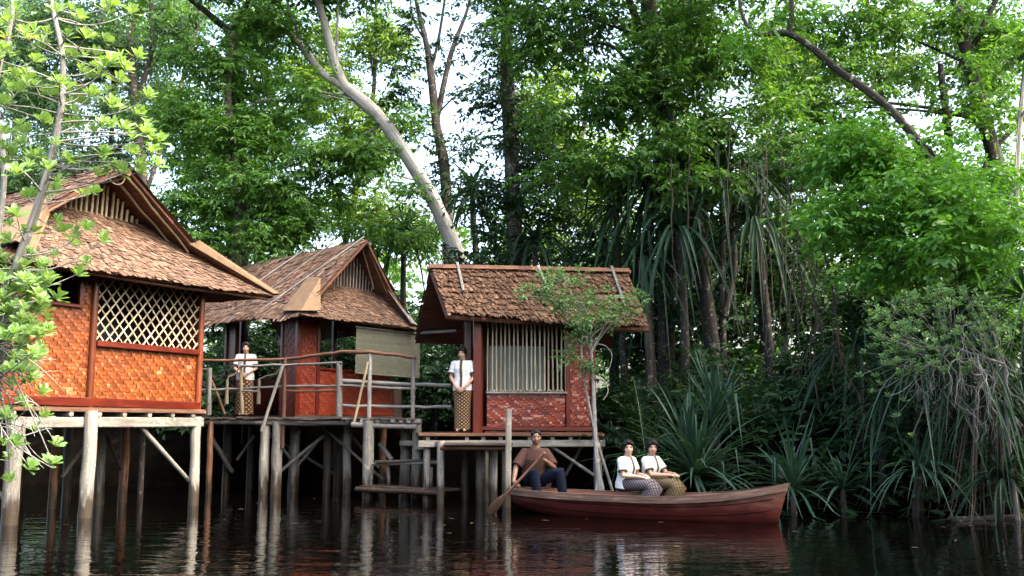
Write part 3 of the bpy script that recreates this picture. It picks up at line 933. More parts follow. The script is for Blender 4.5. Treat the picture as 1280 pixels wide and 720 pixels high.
# ================================================================== HUT 3 (right)
h3 = empty('stilt_hut', (-.6, 18.0, 0), 0)
tag(h3, 'small red woven hut with upright bamboo window bars, its roof behind a little tree', 'hut', 'stilt huts by the river')
def L3(p): return Vector(p) - Vector((-.6, 18.0, 0))
ridL, ridR = L3((-1.58, 18.9, 4.34)), L3((2.29, 19.5, 4.35))
eL, eR = L3((-1.15, 17.4, 3.27)), L3((2.51, 18.1, 3.09))
bL, bR = L3((-2.0, 20.6, 3.08)), L3((2.1, 21.0, 3.0))
roof = roofpart(h3, 'roof', [
    (eL, eR, ridR, ridL, 11, .034, .045, .55, dict(over=1.6, wavy=.3, tlo=.05, pale=.06)),
    (bR, bL, ridL, ridR, 9, .13, .04, .4),
], M['thatch'], None, .05)
b = MB()
rc = MB()
n_ = 14
for i in range(n_):
    t0, t1 = i / n_, (i + 1.12) / n_
    p0, p1 = ridL.lerp(ridR, t0), ridL.lerp(ridR, min(t1, 1.01))
    for s in (-1, 1):
        w_ = .15 + rnd.random() * .03
        d = Vector((0, s * w_, -.11)) 
        q = [p0 + Vector((0, 0, .055)), p1 + Vector((0, 0, .06)), p1 + d + Vector((0, 0, .075)), p0 + d + Vector((0, 0, .07))]
        if s > 0: q = [q[1], q[0], q[3], q[2]]
        rc.slab(q[::-1] if s < 0 and False else q, .012, rnd.random())
rc.build('ridge_cap', M['brown_wood'], roof)
def on3(u, v, l=.085): 
    n = ((eR - eL).cross(ridL - eL)).normalized()
    return eL.lerp(eR, u).lerp(ridL.lerp(ridR, u), v) + n * l
for (u0, v0), (u1, v1), r in (((.115, .42), (.135, 1.03), .025), ((.545, .50), (.535, 1.0), .022), ((.905, .28), (.915, 1.02), .028)):
    b = MB(); b.beam(on3(u0, v0), on3(u1, v1), r * 2, r * 1.3, up=(0, -.6, .8), jit=.08, seg=3); b.build('roof_batten', M['grey_wood'], roof)
b = MB(); b.pole(ridL + Vector((-.06, .02, -.02)), ridR + Vector((.06, 0, -.02)), .05, n=8); b.build('ridge_pole', M['brown_wood'], roof)
b = MB(); b.pole(L3((-1.86, 20.3, 3.20)), L3((-1.12, 20.0, 3.22)), .035, n=7); b.build('tie_pole', M['bamboo_grey'], roof)
b = MB(); b.pole(L3((-1.52, 19.4, 4.0)), L3((-1.9, 20.4, 3.2)), .014, n=5, bend=.06); b.build('rafter_pole', M['bamboo_grey'], roof)
b = MB(); b.pole(L3((-.95, 20.2, 3.22)), L3((-.9, 19.6, 3.75)), .025, n=5, bend=.04); b.build('rafter_pole', M['grey_wood'], roof)
b = MB(); b.pole(L3((-1.1, 17.55, 3.22)), L3((2.45, 18.25, 3.06)), .03, n=7); b.build('eave_pole', M['dark_wood'], roof)
def P3(t, y=0, z=0): return L3((-.573 + 2.06 * t - .144 * y, 18 + .30 * t + y, z))
ux3 = (P3(1) - P3(0)).normalized()
W3 = (P3(1) - P3(0)).length
wz, sz_ = 1.26, 1.92
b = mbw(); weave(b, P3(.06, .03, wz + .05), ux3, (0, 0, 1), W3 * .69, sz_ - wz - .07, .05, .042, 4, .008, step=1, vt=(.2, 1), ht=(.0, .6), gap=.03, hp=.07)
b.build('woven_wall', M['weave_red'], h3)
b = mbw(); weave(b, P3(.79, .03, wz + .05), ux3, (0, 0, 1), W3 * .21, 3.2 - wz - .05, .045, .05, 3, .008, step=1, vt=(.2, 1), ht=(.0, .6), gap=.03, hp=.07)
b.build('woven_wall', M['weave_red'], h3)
for t, w_, mt, y in ((-.02, .17, 'red_wood', -.02), (.775, .075, 'red_wood', 0), (1.0, .09, 'red_wood', 0), (-.0, .15, 'maroon_wood', 2.3), (1.0, .1, 'maroon_wood', 2.3), (-.07, .13, 'maroon_wood', .62)):
    b = MB(); p = P3(t, y, wz - .1); b.beam(p, p + Vector((0, 0, 3.35 - wz)), w_, w_, up=(.15, 1, 0)); b.build('wall_post', M[mt], h3)
b = MB(); b.beam(P3(.0, -.03, wz + .02), P3(1.02, -.03, wz), .06, .07); b.build('bottom_rail', M['red_wood'], h3)
b = MB(); b.beam(P3(.04, -.03, wz - .06), P3(1.02, -.03, wz - .08), .05, .05); b.build('bottom_rail', M['maroon_wood'], h3)
b = MB(); b.beam(P3(.05, -.02, sz_), P3(.765, -.02, sz_), .06, .035); sill = b.build('window_sill', M['bamboo_grey'], h3)
b = MB()
for k in range(int(W3 * .7 / .055)):
    p = P3(.06 + k * .055 / W3, -.035, sz_ + .03); b.ball(p, (.024, .03, .024), 6, 4)
b.build('sill_ties', M['bamboo'], sill)
bars = MB()
for k in range(19):
    t = .065 + .69 * k / 18
    p = P3(t + (rnd.random() - .5) * .006, 0, sz_ + .01); q = P3(t + (rnd.random() - .5) * .012, 0, 3.36)
    bars.pole(p, q, .0165, .0155, n=6, seg=5, bend=.004, wob=.1)
bars.build('window_bars', M['lattice'], h3)
# curtain
cu = MB()
n_ = 40
rows = []
for z in (1.9, 2.2, 2.5, 2.78):
    rows.append([P3(.09 + .50 * i / n_, .22 + .03 * math.sin(i * 1.3) + .01 * math.sin(i * .5 + z), z) for i in range(n_ + 1)])
cu.loft(rows, False, .5, 0, True, False)
cu.build('curtain', plain('grey_curtain', (.20, .215, .19), .9, .1, .15, 3), h3)
panel(h3, 'side_wall', 'maroon_wood', P3(1, .1), P3(1, 2.3), wz, 3.25)
panel(h3, 'back_wall', 'maroon_wood', P3(1, 2.3), P3(0, 2.3), wz, 3.1)
panel(h3, 'side_wall', 'maroon_wood', P3(-.02, 2.3), P3(-.02, 1.3), wz, 3.3)
panel(h3, 'door_leaf', 'red_wood', P3(-.035, 1.0), P3(-.035, .1), wz, 3.2)
b = MB(); b.slab([P3(-.53, -.18, 1.2), P3(1.06, -.18, 1.2), P3(1.06, 2.6, 1.2), P3(-.53, 2.6, 1.2)], .04, .4); b.build('floor', M['brown_wood'], h3)
b = MB(); b.beam(P3(-.53, -.20, 1.17), P3(1.07, -.20, 1.16), .05, .05, jit=.06, seg=5); b.build('floor_edge', M['brown_wood'], h3)
for t in (-.45, -.12, .02, .17, .42, .62, .78, .98):
    b = MB(); b.beam(P3(t, -.17, 1.11), P3(t, 2.4, 1.11), .07, .075); b.build('joist', M['grey_wood'], h3)
b = MB(); b.beam(P3(-.53, -.14, 1.01), P3(1.08, -.14, 1.01), .10, .12, jit=.06, seg=7); b.build('floor_beam', M['pale_wood'], h3)
for t, y, r, mt in ((-.45, -.05, .065, 'grey_wood'), (.05, -.02, .06, 'pale_wood'), (.60, .1, .07, 'dark_wood'), (1.03, -.08, .085, 'grey_wood'), (-.1, .5, .07, 'dark_wood'), (.2, 2.2, .07, 'dark_wood'), (.8, 2.2, .07, 'dark_wood')):
    b = MB(); b.pole(P3(t, y, -1.3), P3(t, y, 1.05), r, r * .95, n=9, seg=8, bend=.010, wob=.14); b.build('stilt', M[mt], h3)
for p, q in ((P3(.60, -.1, .98), P3(1.0, -.1, .42)), (P3(.95, .4, 1.0), P3(.8, .6, .4))):
    b = MB(); b.pole(p, q, .032, n=7); b.build('brace', M['grey_wood'], h3)
# ================================================================== BOARDWALK
def wp(px, py, Y): return at(px, py, Y)
FE = [(-6.3, 20.1), (-4.75, 19.7), (-2.65, 18.75), (-1.78, 18.5)]
def feY(x):
    return float(np.interp(x, [p[0] for p in FE], [p[1] for p in FE]))
bw = empty('boardwalk', (-3.6, 19.6, 0))
tag(bw, 'weathered plank boardwalk on posts with a crooked pole railing, joining the three huts', 'boardwalk')
DZ = 1.49
dk = WB()
x = -6.3
while x < -1.8:
    w_ = .11 + rnd.random() * .05
    xm = x + w_ / 2
    y0 = feY(xm) - .05 - rnd.random() * .07
    if xm < -4.45: y1 = 22.4 if xm > -5.6 else 21.5
    else: y1 = 20.3 + (xm + 4.4) * 1.07 - .02
    if xm > -2.6: y1 = 20.6
    z = DZ - .03 * rnd.random() - .02 * (xm + 6) / 4
    dk.beam((xm, y0, z), (xm + (rnd.random() - .5) * .03, y1, z), w_ * .93, .035, jit=.05, seg=2)
    x += w_
dk.build('deck', M['dark_wood'], bw)
for i in range(3):
    b = WB(); (xa, ya), (xb, yb) = FE[i], FE[i + 1]
    b.pole((xa - .1, ya + .03, DZ - .09), (xb + .1, yb + .03, DZ - .10), .05, .045, n=8, bend=.01); b.build('edge_log', M['grey_wood'], bw)
for p, q, r in ((wp(440, 531, 18.75), wp(520, 534, 18.5), .05), (wp(300, 528, 19.9), wp(450, 529, 19.0), .045), ((-4.6, 20.9, 1.36), (-2.0, 20.0, 1.36), .05)):
    b = WB(); b.pole(p, q, r, n=8, bend=.01); b.build('beam', M['grey_wood'], bw)
for k in range(9):      # log ends under the deck at the right-hand end
    xx = -3.1 + k * .15
    b = WB(); b.pole((xx, feY(xx) - .06, DZ - .07), (xx + .1, feY(xx) + 1.3, DZ - .09), .045, n=8, seg=2); b.build('joist', M['grey_wood'], bw)
for px, Y, r, mt, zt_ in ((332, 19.75, .10, 'pale_wood', 1.34), (347, 19.65, .11, 'grey_wood', 1.40), (369, 20.6, .115, 'grey_wood', 1.4), (264, 20.0, .06, 'brown_wood', 1.4), (410, 20.4, .09, 'dark_wood', 1.4), (435, 20.0, .085, 'grey_wood', 1.4),
                   (507, 19.2, .11, 'pale_wood', 1.38), (521, 18.75, .10, 'pale_wood', 1.45), (424, 21.2, .1, 'dark_wood', 1.4), (285, 21.2, .09, 'dark_wood', 1.4)):
    p = wp(px, 530, Y)
    b = WB(); b.pole((p.x, Y, -1.2), (p.x, Y, zt_), r, r * .95, n=10, seg=8, bend=.009, wob=.14); b.build('stilt', M[mt], bw)
b = WB(); b.pole(wp(460, 605, 18.7) - Vector((0, 0, 1.2)), wp(461, 526, 18.66), .105, .10, n=10, seg=7, wob=.08); b.build('stilt', M['pale_wood'], bw)
b = WB(); b.beam(wp(498, 545, 19.6), wp(497, 482, 19.6), .15, .12, up=(0, 1, 0)); b.build('railing_post', M['brown_wood'], bw)
for p, q, r in ((wp(352, 588, 20.0), wp(405, 545, 20.2), .035), (wp(369, 580, 20.5), wp(336, 540, 19.9), .035), (wp(475, 555, 19.4), wp(490, 575, 19.2), .05), (wp(405, 535, 20.2), wp(480, 600, 19.5), .03), (wp(263, 545, 20.3), wp(290, 590, 21), .05), (wp(296, 575, 21.2), wp(318, 545, 21.4), .03)):
    b = WB(); b.pole(p, q, r, n=7, bend=.015); b.build('brace', M['grey_wood'], bw)
# railing
for (x0, y0), (x1, y1), Y0, Y1, r, mt in (((353, 560), (357, 447), 19.6, 19.55, .042, 'brown_wood'), ((424, 521), (424, 452), 19.05, 19.05, .062, 'grey_wood'), ((461, 527), (463, 442), 18.72, 18.72, .04, 'grey_wood'),
                                  ((516, 522), (517, 446), 18.6, 18.6, .042, 'grey_wood'), ((261, 519), (262, 460), 20.1, 20.1, .055, 'bamboo_grey'), ((303, 518), (301, 457), 19.95, 19.95, .04, 'bamboo'),
                                  ((327, 539), (354, 456), 19.5, 19.5, .034, 'bamboo_grey'), ((442, 530), (460, 452), 18.8, 18.68, .026, 'bamboo'), ((281, 518), (262, 470), 20.1, 20.3, .03, 'brown_wood')):
    b = WB(); b.pole(wp(x0, y0, Y0), wp(x1, y1, Y1), r, r * .9, n=8, seg=6, bend=.008, wob=.14); b.build('railing_post', M[mt], bw)
def rail(pts, r, mt='grey_wood'):
    b = WB(); P = []
    for i in range(len(pts) - 1):
        a, c = wp(*pts[i]), wp(*pts[i + 1])
        for j in range(4): P.append(a.lerp(c, j / 4) + Vector((0, 0, (rnd.random() - .5) * .022)))
    P.append(wp(*pts[-1]))
    b.tube(P, [r * (.9 + .25 * rnd.random()) for _ in P], 7, wob=.12)
    return b.build('rail', M[mt], bw)
rail([(246, 451, 20.2), (300, 450, 20.0), (357, 449, 19.62)], .03, 'brown_wood')
rail([(357, 449, 19.58), (390, 445, 19.3), (427, 440, 19.0), (463, 440, 18.7), (480, 442, 18.68), (520, 447, 18.58)], .034, 'brown_wood')
rail([(300, 458, 19.92), (357, 456, 19.52), (427, 453, 19.0)], .024, 'bamboo_grey')
rail([(246, 488, 20.15), (300, 486, 19.98), (357, 483, 19.58), (427, 482, 19.0), (470, 484, 18.75), (520, 486, 18.62)], .026, 'grey_wood')
rail([(357, 489, 19.6), (423, 488, 19.05)], .026, 'brown_wood')
rail([(300, 489, 19.95), (322, 489, 19.8)], .022, 'bamboo_grey')
rail([(427, 477, 19.1), (500, 480, 19.0), (564, 482, 18.7)], .042, 'bamboo_grey')
rail([(427, 507, 19.1), (500, 508, 19.0), (564, 509, 18.7)], .03, 'bamboo_grey')
rail([(246, 462, 20.25), (263, 462, 20.15)], .02, 'bamboo_grey')
# two knotted ropes hung on the railing
for lab, pts, tx in (('frayed hemp rope with a tassel swagged beside the standing woman, on the hut side', [(300, 458), (294, 468), (286, 471), (284, 476)], (284, 476)),
                     ('longer frayed hemp rope with a tassel swagged from the tall brown railing post', [(352, 459), (344, 468), (333, 470), (325, 474)], (324, 474))):
    e = empty('tasselled_rope', wp(tx[0], 505, 19.85)); tag(e, lab, 'rope', 'ropes on the railing')
    b = WB(); P = []
    for i in range(len(pts) - 1):
        for j in range(3): P.append(wp(pts[i][0], pts[i][1], 19.82).lerp(wp(pts[i + 1][0], pts[i + 1][1], 19.82), j / 3))
    P.append(wp(tx[0], tx[1], 19.82)); b.tube(P, .017, 7, wob=.25); b.build('rope', M['rope'], e)
    b = WB(); t0, t1 = wp(tx[0], tx[1] - 1, 19.82), wp(tx[0] - 1, 505, 19.82)
    b.tube([t0, t0.lerp(t1, .12), t0.lerp(t1, .3), t0.lerp(t1, .7), t1], [.02, .032, .028, .038, .045], 8, wob=.2); b.build('tassel', M['rope'], e)

# landing steps
ls = empty('landing_steps', wp(500, 612, 18.0) * 1.0)
ls.location.z = 0
tag(ls, 'small wooden landing with plank steps between the pale post and the water', 'steps')
b = WB()
A, Bq = wp(449, 609, 18.55), wp(553, 612, 17.5)
A.z = Bq.z = .21
up_ = Vector((.45, .75, 0)).normalized()
for k in range(3):
    o = up_ * (.10 + .19 * k)
    b.beam(A + o + Vector((-.05 * rnd.random(), 0, .01 * rnd.random())), Bq + o + Vector((0, 0, .01 * rnd.random())), .175, .04, jit=.05, seg=4)
b.build('tread', M['grey_wood'], ls)
b = WB(); b.pole(A + Vector((-.05, -.02, -.035)), Bq + Vector((.02, -.02, -.04)), .045, n=8, bend=.008, wob=.2); b.build('edge_log', M['brown_wood'], ls)
b = WB(); C_, D_ = wp(470, 577, 18.5), wp(546, 576, 18.1)
b.beam(C_, D_ + Vector((0, 0, .02)), .26, .035, jit=.05, seg=4); b.build('tread', M['dark_wood'], ls)
b = WB(); b.pole(wp(466, 580, 18.55), wp(548, 578, 17.95), .035, n=7); b.build('crossbar', M['grey_wood'], ls)
for (x0, y0), (x1, y1), Y, r, mt, ext in (((551, 612), (551, 553), 17.5, .062, 'pale_wood', 1.4), ((486, 606), (485, 582), 18.5, .035, 'grey_wood', 0), ((538, 607), (537, 584), 17.95, .06, 'pale_wood', .4), ((532, 604), (531, 580), 18.3, .055, 'dark_wood', .4)):
    b = WB(); b.pole(wp(x0, y0, Y) - Vector((0, 0, ext)), wp(x1, y1, Y), r, n=9, seg=6, wob=.1); b.build('post', M[mt], ls)
b = WB(); b.beam(wp(521, 560, 18.6), wp(553, 554, 17.5), .09, .09, jit=.08, seg=4); b.build('crossbar', M['grey_wood'], ls)
b = WB(); b.beam(wp(502, 554, 19.0), wp(518, 554, 18.7), .1, .1); b.build('crossbar', M['grey_wood'], ls)

# low deck in front of the right-hand hut
lp = empty('low_deck', (-.75, 17.2, 0))
tag(lp, 'low dark plank deck in front of the red hut, beside the tall pale mooring post', 'deck')
b = WB()
for k in range(5):
    y = 16.95 + k * .17
    b.beam((-1.17 + .03 * rnd.random(), y, 1.02), (-.02 + .05 * rnd.random(), y + .03, 1.015), .155, .035, jit=.05, seg=3)
b.build('deck', M['dark_wood'], lp)
for y in (17.0, 17.55):
    b = WB(); b.pole((-1.22, y, .96), (.0, y + .02, .95), .04, n=8, wob=.15); b.build('beam', M['brown_wood'], lp)
for x, y, r, mt in ((-.32, 17.5, .07, 'grey_wood'), (-.55, 17.75, .09, 'grey_wood'), (-.12, 17.1, .05, 'dark_wood')):
    b = WB(); b.pole((x, y, -1.2), (x, y, .95), r, n=9, seg=6, wob=.1); b.build('stilt', M[mt], lp)

mp = WB()
q = wp(636, 511, 16.75)
mp.beam((q.x - .03, 16.75, -1.2), (q.x, 16.75, q.z), .10, .10, up=(0, 1, 0), ch=.2, jit=.05, seg=8)
mo = mp.build('mooring_post', M['pale_wood'], None, (q.x, 16.75, 0))
tag(mo, 'tall pale square mooring post standing in the water in front of the red hut', 'post')

# ================================================================== BOAT
BA = math.atan2(-1.8, 3.81)
bo = empty('rowing_boat', (1.9, 14.9, 0), BA)
tag(bo, 'long narrow red wooden boat with a worn pale rim, carrying three people', 'boat')
def st(s):
    """station s -1 stern .. 1 bow -> x, half beam, gunwale z, chine z, keel z"""
    x = 2.12 * s
    hb = .45 * max(1 - abs(s) ** 2.4, 0) ** .75 + (.05 if s > 0 else .13) * abs(s) ** 3
    gz = .325 + (.21 * s ** 2.4 if s > 0 else .04 * abs(s) ** 2)
    kz = -.12 + (.10 * s ** 4 if s > 0 else .26 * abs(s) ** 3)
    return x, hb, gz, kz
SS = [-1 + 2 * i / 28 for i in range(29)]
def hullring(s, inn=0.0, top=1.0):
    x, hb, gz, kz = st(s)
    rake = (.17 * (s ** 10) if s > 0 else -.06 * s ** 10)
    out = []
    for t, wv in ((0, .0), (.12, .45), (.35, .72), (.62, .88), (1.0, 1.0)):
        z = kz + inn * 1.3 + (gz * top - kz - inn * 1.3) * t
        h = max(hb * wv - inn, .004)
        out.append((x - rake * (1 - t), h, z))
    return out
def hullsheet(mb, inn, flip=False, t0=0, mi=0, tint=.4):
    rings = []
    for s in SS:
        r = hullring(s, inn)
        rings.append([Vector((a, -b, c)) for a, b, c in reversed(r)] + [Vector((a, b, c)) for a, b, c in r[1:]])
    if flip: rings = [r[::-1] for r in rings]
    mb.loft(rings, False, tint, mi, True, False)
    return rings
b = MB()
ro = hullsheet(b, 0)
b.add(ro[0], [list(range(len(ro[0])))], None, .4); b.add(ro[-1], [list(range(len(ro[-1])))[::-1]], None, .4)
m = N('worn_red_boat_paint')
p_ = m.objc()
nz = m.noise(m.mapping(p_, (2.5, 2.5, 9)), 1, 6, .65)
nb = m.noise(m.mapping(p_, (1.2, 1, 3)), 1, 3)
c = m.ramp(nz, [(.25, (.022, .005, .004)), (.5, (.075, .011, .008)), (.72, (.115, .022, .014)), (.9, (.20, .095, .07))])
sx = m.n('SeparateXYZ'); m.l(p_, sx.inputs[0])
hi = m.math('MULTIPLY', m.math('ADD', m.math('SUBTRACT', sx.outputs[2], .17), m.math('MULTIPLY', m.math('SUBTRACT', nb, .5), .35)), 6, clamp=True)
worn = m.ramp(nz, [(.3, (.070, .024, .018)), (.6, (.165, .08, .058)), (.85, (.29, .20, .155))])
c = m.mix(m.math('MULTIPLY', hi, .75), c, worn)
m.bsdf(c, .7, .2, m.bump(nz, .6, .008))
M['boat'] = m.m
hull = b.build('hull', M['boat'], bo)
M['seam'] = wood('dark_plank_seam', (.010, .005, .004), (.022, .010, .008), spec=.05)
for fr_ in (.42, .70):
    for sg in (-1, 1):
        b = MB(); P = []
        for s in SS[1:-1]:
            x, hb, gz, kz = st(s); r_ = hullring(s)
            zz = kz + (gz - kz) * fr_
            h_ = float(np.interp(fr_, [0, .12, .35, .62, 1], [0, .45, .72, .88, 1])) * hb
            P.append(Vector((x - ((.17 * s ** 10) if s > 0 else -.06 * s ** 10) * (1 - fr_), sg * (h_ + .002), zz)))
        b.tube(P, .005, 5, .3); b.build('plank_seam', M['seam'], hull)
b = MB(); hullsheet(b, .028, True); M['boat_in'] = wood('boat_inside', (.12, .05, .03), (.24, .14, .09)); b.build('inner_hull', M['boat_in'], bo)
M['rim'] = wood('worn_boat_rim', (.12, .068, .05), (.26, .18, .135), rough=.7)
for sg in (-1, 1):
    b = MB(); rr_ = []
    for s in SS:
        x, hb, gz, kz = st(s)
        o = .016
        y0, y1 = sg * (hb + o), sg * max(hb - .034, .002)
        ring = [Vector((x, y0, gz - .085)), Vector((x, y0 + sg * .004, gz + .012)), Vector((x, y1, gz + .012)), Vector((x, sg * max(hb + .002, .003), gz - .085))]
        if sg > 0: ring.reverse()
        rr_.append(ring)
    b.loft(rr_, True, .5, 0, False); b.build('gunwale', M['rim'], bo)
for s in (-.62, -.02, .55):
    x, hb, gz, kz = st(s)
    b = MB(); b.beam((x, -hb + .02, gz - .07), (x, hb - .02, gz - .07), .24, .03); b.build('thwart', M['boat_in'], bo)
x, hb, gz, kz = st(.93)
b = MB(); b.slab([(1.70, -.14, .45), (2.04, -.05, .50), (2.04, .05, .50), (1.70, .14, .45)], .02, .5); b.build('bow_deck', M['rim'], bo)
b = MB(); b.slab([(-2.07, -.14, .35), (-1.7, -.22, .335), (-1.7, .22, .335), (-2.07, .14, .35)], .02, .5); b.build('stern_deck', M['rim'], bo)
b = MB(); b.beam((-1.25, 0, .0), (1.45, 0, .0), .3, .02); b.build('floor_board', M['boat_in'], bo)

# ================================================================== PEOPLE
def skin(name, col, lip):
    m = N(name)
    a = m.n('Attribute', attribute_name='hd').outputs['Vector']
    sx = m.n('SeparateXYZ'); m.l(a, sx.inputs[0])
    ax = m.math('ABSOLUTE', sx.outputs[0])
    front = m.math('LESS_THAN', sx.outputs[1], -.045)
    def ell(cx, cz, rx, rz):
        dx = m.math('DIVIDE', m.math('SUBTRACT', ax, cx), rx)
        dz = m.math('DIVIDE', m.math('SUBTRACT', sx.outputs[2], cz), rz)
        d = m.math('ADD', m.math('MULTIPLY', dx, dx), m.math('MULTIPLY', dz, dz))
        return m.math('MULTIPLY', m.math('MULTIPLY', m.math('SUBTRACT', 1.25, d), 3, clamp=True), front)
    nz = m.noise(m.objc(), 14, 4)
    c = m.mix(nz, (*[x * .86 for x in col], 1), (*[x * 1.1 for x in col], 1))
    c = m.mix(m.math('MULTIPLY', ell(.036, -.032, .024, .02), .30), c, (col[0] * 1.15, col[1] * .8, col[2] * .75, 1))
    c = m.mix(ell(.0, -.058, .024, .0075), c, (*lip, 1))
    c = m.mix(ell(.031, .004, .016, .0075), c, (.30, .28, .26, 1))
    c = m.mix(ell(.031, .004, .0085, .0085), c, (.012, .008, .006, 1))
    c = m.mix(m.math('MULTIPLY', ell(.031, .011, .018, .0035), .9), c, (.015, .01, .008, 1))
    c = m.mix(m.math('MULTIPLY', ell(.033, .026, .02, .0045), .85), c, (.02, .014, .012, 1))
    b = m.bsdf(c, .5, .4)
    b.inputs['Subsurface Weight'].default_value = .12
    b.inputs['Subsurface Radius'].default_value = (.012, .005, .003)
    return m.m
M['skin_w'] = skin('skin_light_brown', (.46, .29, .205), (.36, .12, .10))
M['skin_w2'] = skin('skin_brown', (.35, .205, .14), (.28, .09, .07))
M['skin_m'] = skin('skin_dark_brown', (.155, .078, .047), (.14, .05, .04))
m = N('black_hair'); nz = m.noise(m.mapping(m.objc(), (60, 60, 8)), 1, 3); m.bsdf(m.ramp(nz, [(.3, (.003, .0025, .0025)), (.7, (.009, .0075, .0065))]), .55, .2, m.bump(nz, .5, .004)); M['hair'] = m.m
m = N('white_cotton'); nz = m.noise(m.objc(), 14, 4, .6, .6); m.bsdf((.54, .54, .53), .85, .2, m.bump(nz, .9, .03)); M['white'] = m.m
def batik(name, ground, dot, mid, nu=13, nv=.058):
    m = N(name)
    sx = m.n('SeparateXYZ'); m.l(m.uv(), sx.inputs[0])
    a = m.math('MULTIPLY', sx.outputs[0], nu); b_ = m.math('DIVIDE', sx.outputs[1], nv)
    def cell(ox, oy):
        u = m.math('ABSOLUTE', m.math('SUBTRACT', m.math('FRACT', m.math('ADD', a, ox)), .5))
        v = m.math('ABSOLUTE', m.math('SUBTRACT', m.math('FRACT', m.math('ADD', b_, oy)), .5))
        return m.math('ADD', u, v)
    d = m.math('MINIMUM', cell(0, 0), cell(.5, .5))
    f = m.math('MULTIPLY', m.math('SUBTRACT', .27, d), 12, clamp=True)
    ring = m.math('LESS_THAN', m.math('ABSOLUTE', m.math('SUBTRACT', d, .40)), .03)
    c = m.mix(m.math('MULTIPLY', ring, .6), (*ground, 1), (*mid, 1))
    c = m.mix(f, c, (*dot, 1))
    core = m.math('LESS_THAN', d, .07)
    c = m.mix(core, c, (*mid, 1))
    m.bsdf(c, .8, .2)
    return m.m
M['batik'] = batik('brown_batik', (.036, .013, .007), (.33, .25, .14), (.13, .06, .025))
M['batik_grey'] = batik('grey_batik', (.04, .032, .04), (.20, .18, .18), (.03, .02, .03), 15, .045)
M['batik_olive'] = batik('olive_batik', (.055, .038, .018), (.19, .15, .08), (.03, .02, .012), 15, .045)
M['batik_wide'] = batik('brown_batik_wide_spots', (.036, .013, .007), (.33, .25, .14), (.13, .06, .025), 10, .085)
M['placket'] = batik('brown_batik_trim', (.04, .024, .015), (.20, .16, .10), (.09, .05, .03), 2, .05)
M['placket2'] = batik('greenish_batik_trim', (.05, .042, .026), (.16, .14, .09), (.07, .045, .03), 2, .03)
M['navy'] = plain('navy_trousers', (.007, .009, .019), .9, .1, .4, 12, .5)
m = N('brown_checked_shirt')
w1 = m.n('TexChecker'); m.l(m.mapping(m.objc(), (1, .3, 1), (0, R(35), 0)), w1.inputs['Vector']); w1.inputs['Scale'].default_value = 62
nz = m.noise(m.objc(), 7, 4)
c = m.mix(w1.outputs['Fac'], (.020, .009, .007, 1), (.070, .033, .025, 1))
c = m.mix(m.math('MULTIPLY', nz, .4), c, (.035, .016, .012, 1))
m.bsdf(c, .85, .2, m.bump(nz, .5, .01)); M['checked'] = m.m

def remesh(mb, voxel, smooth=3, fac=.5):
    me = mb.mesh('tmp', [])
    o = bpy.data.objects.new('tmp', me); COL.objects.link(o)
    a = o.modifiers.new('r', 'REMESH'); a.mode = 'VOXEL'; a.voxel_size = voxel; a.use_smooth_shade = True
    if smooth:
        s = o.modifiers.new('s', 'SMOOTH'); s.factor = fac; s.iterations = smooth
    dg = bpy.context.evaluated_depsgraph_get()
    nm = bpy.data.meshes.new_from_object(o.evaluated_get(dg))
    bpy.data.objects.remove(o); bpy.data.meshes.remove(me)
    return nm

V = Vector
def ring(c, sv, fv, w, d, n=20, p=2.3):
    out = []
    for j in range(n):
        th = 2 * math.pi * j / n
        cs, sn = math.cos(th), math.sin(th)
        x = math.copysign(abs(cs) ** (2 / p), cs) * w; y = math.copysign(abs(sn) ** (2 / p), sn) * d
        out.append(c + sv * x + fv * y)
    return out

def limb(mb, pts, rad, n=12):
    """tapered limb with rounded ends through several joints"""
    P, Q = [], []
    pts = [V(p) for p in pts]
    d0 = (pts[0] - pts[1]).normalized(); d1 = (pts[-1] - pts[-2]).normalized()
    P += [pts[0] + d0 * rad[0] * .9, pts[0] + d0 * rad[0] * .55]; Q += [rad[0] * .35, rad[0] * .82]
    for i in range(len(pts)):
        P.append(pts[i]); Q.append(rad[i])
        if i < len(pts) - 1 and (pts[i + 1] - pts[i]).length > .1:
            P.append(pts[i].lerp(pts[i + 1], .35)); Q.append(rad[i] * .55 + rad[i + 1] * .45 + .004)
            P.append(pts[i].lerp(pts[i + 1], .8)); Q.append(rad[i] * .15 + rad[i + 1] * .85)
    P += [pts[-1] + d1 * rad[-1] * .55, pts[-1] + d1 * rad[-1] * .9]; Q += [rad[-1] * .82, rad[-1] * .35]
    mb.tube(P, Q, n)

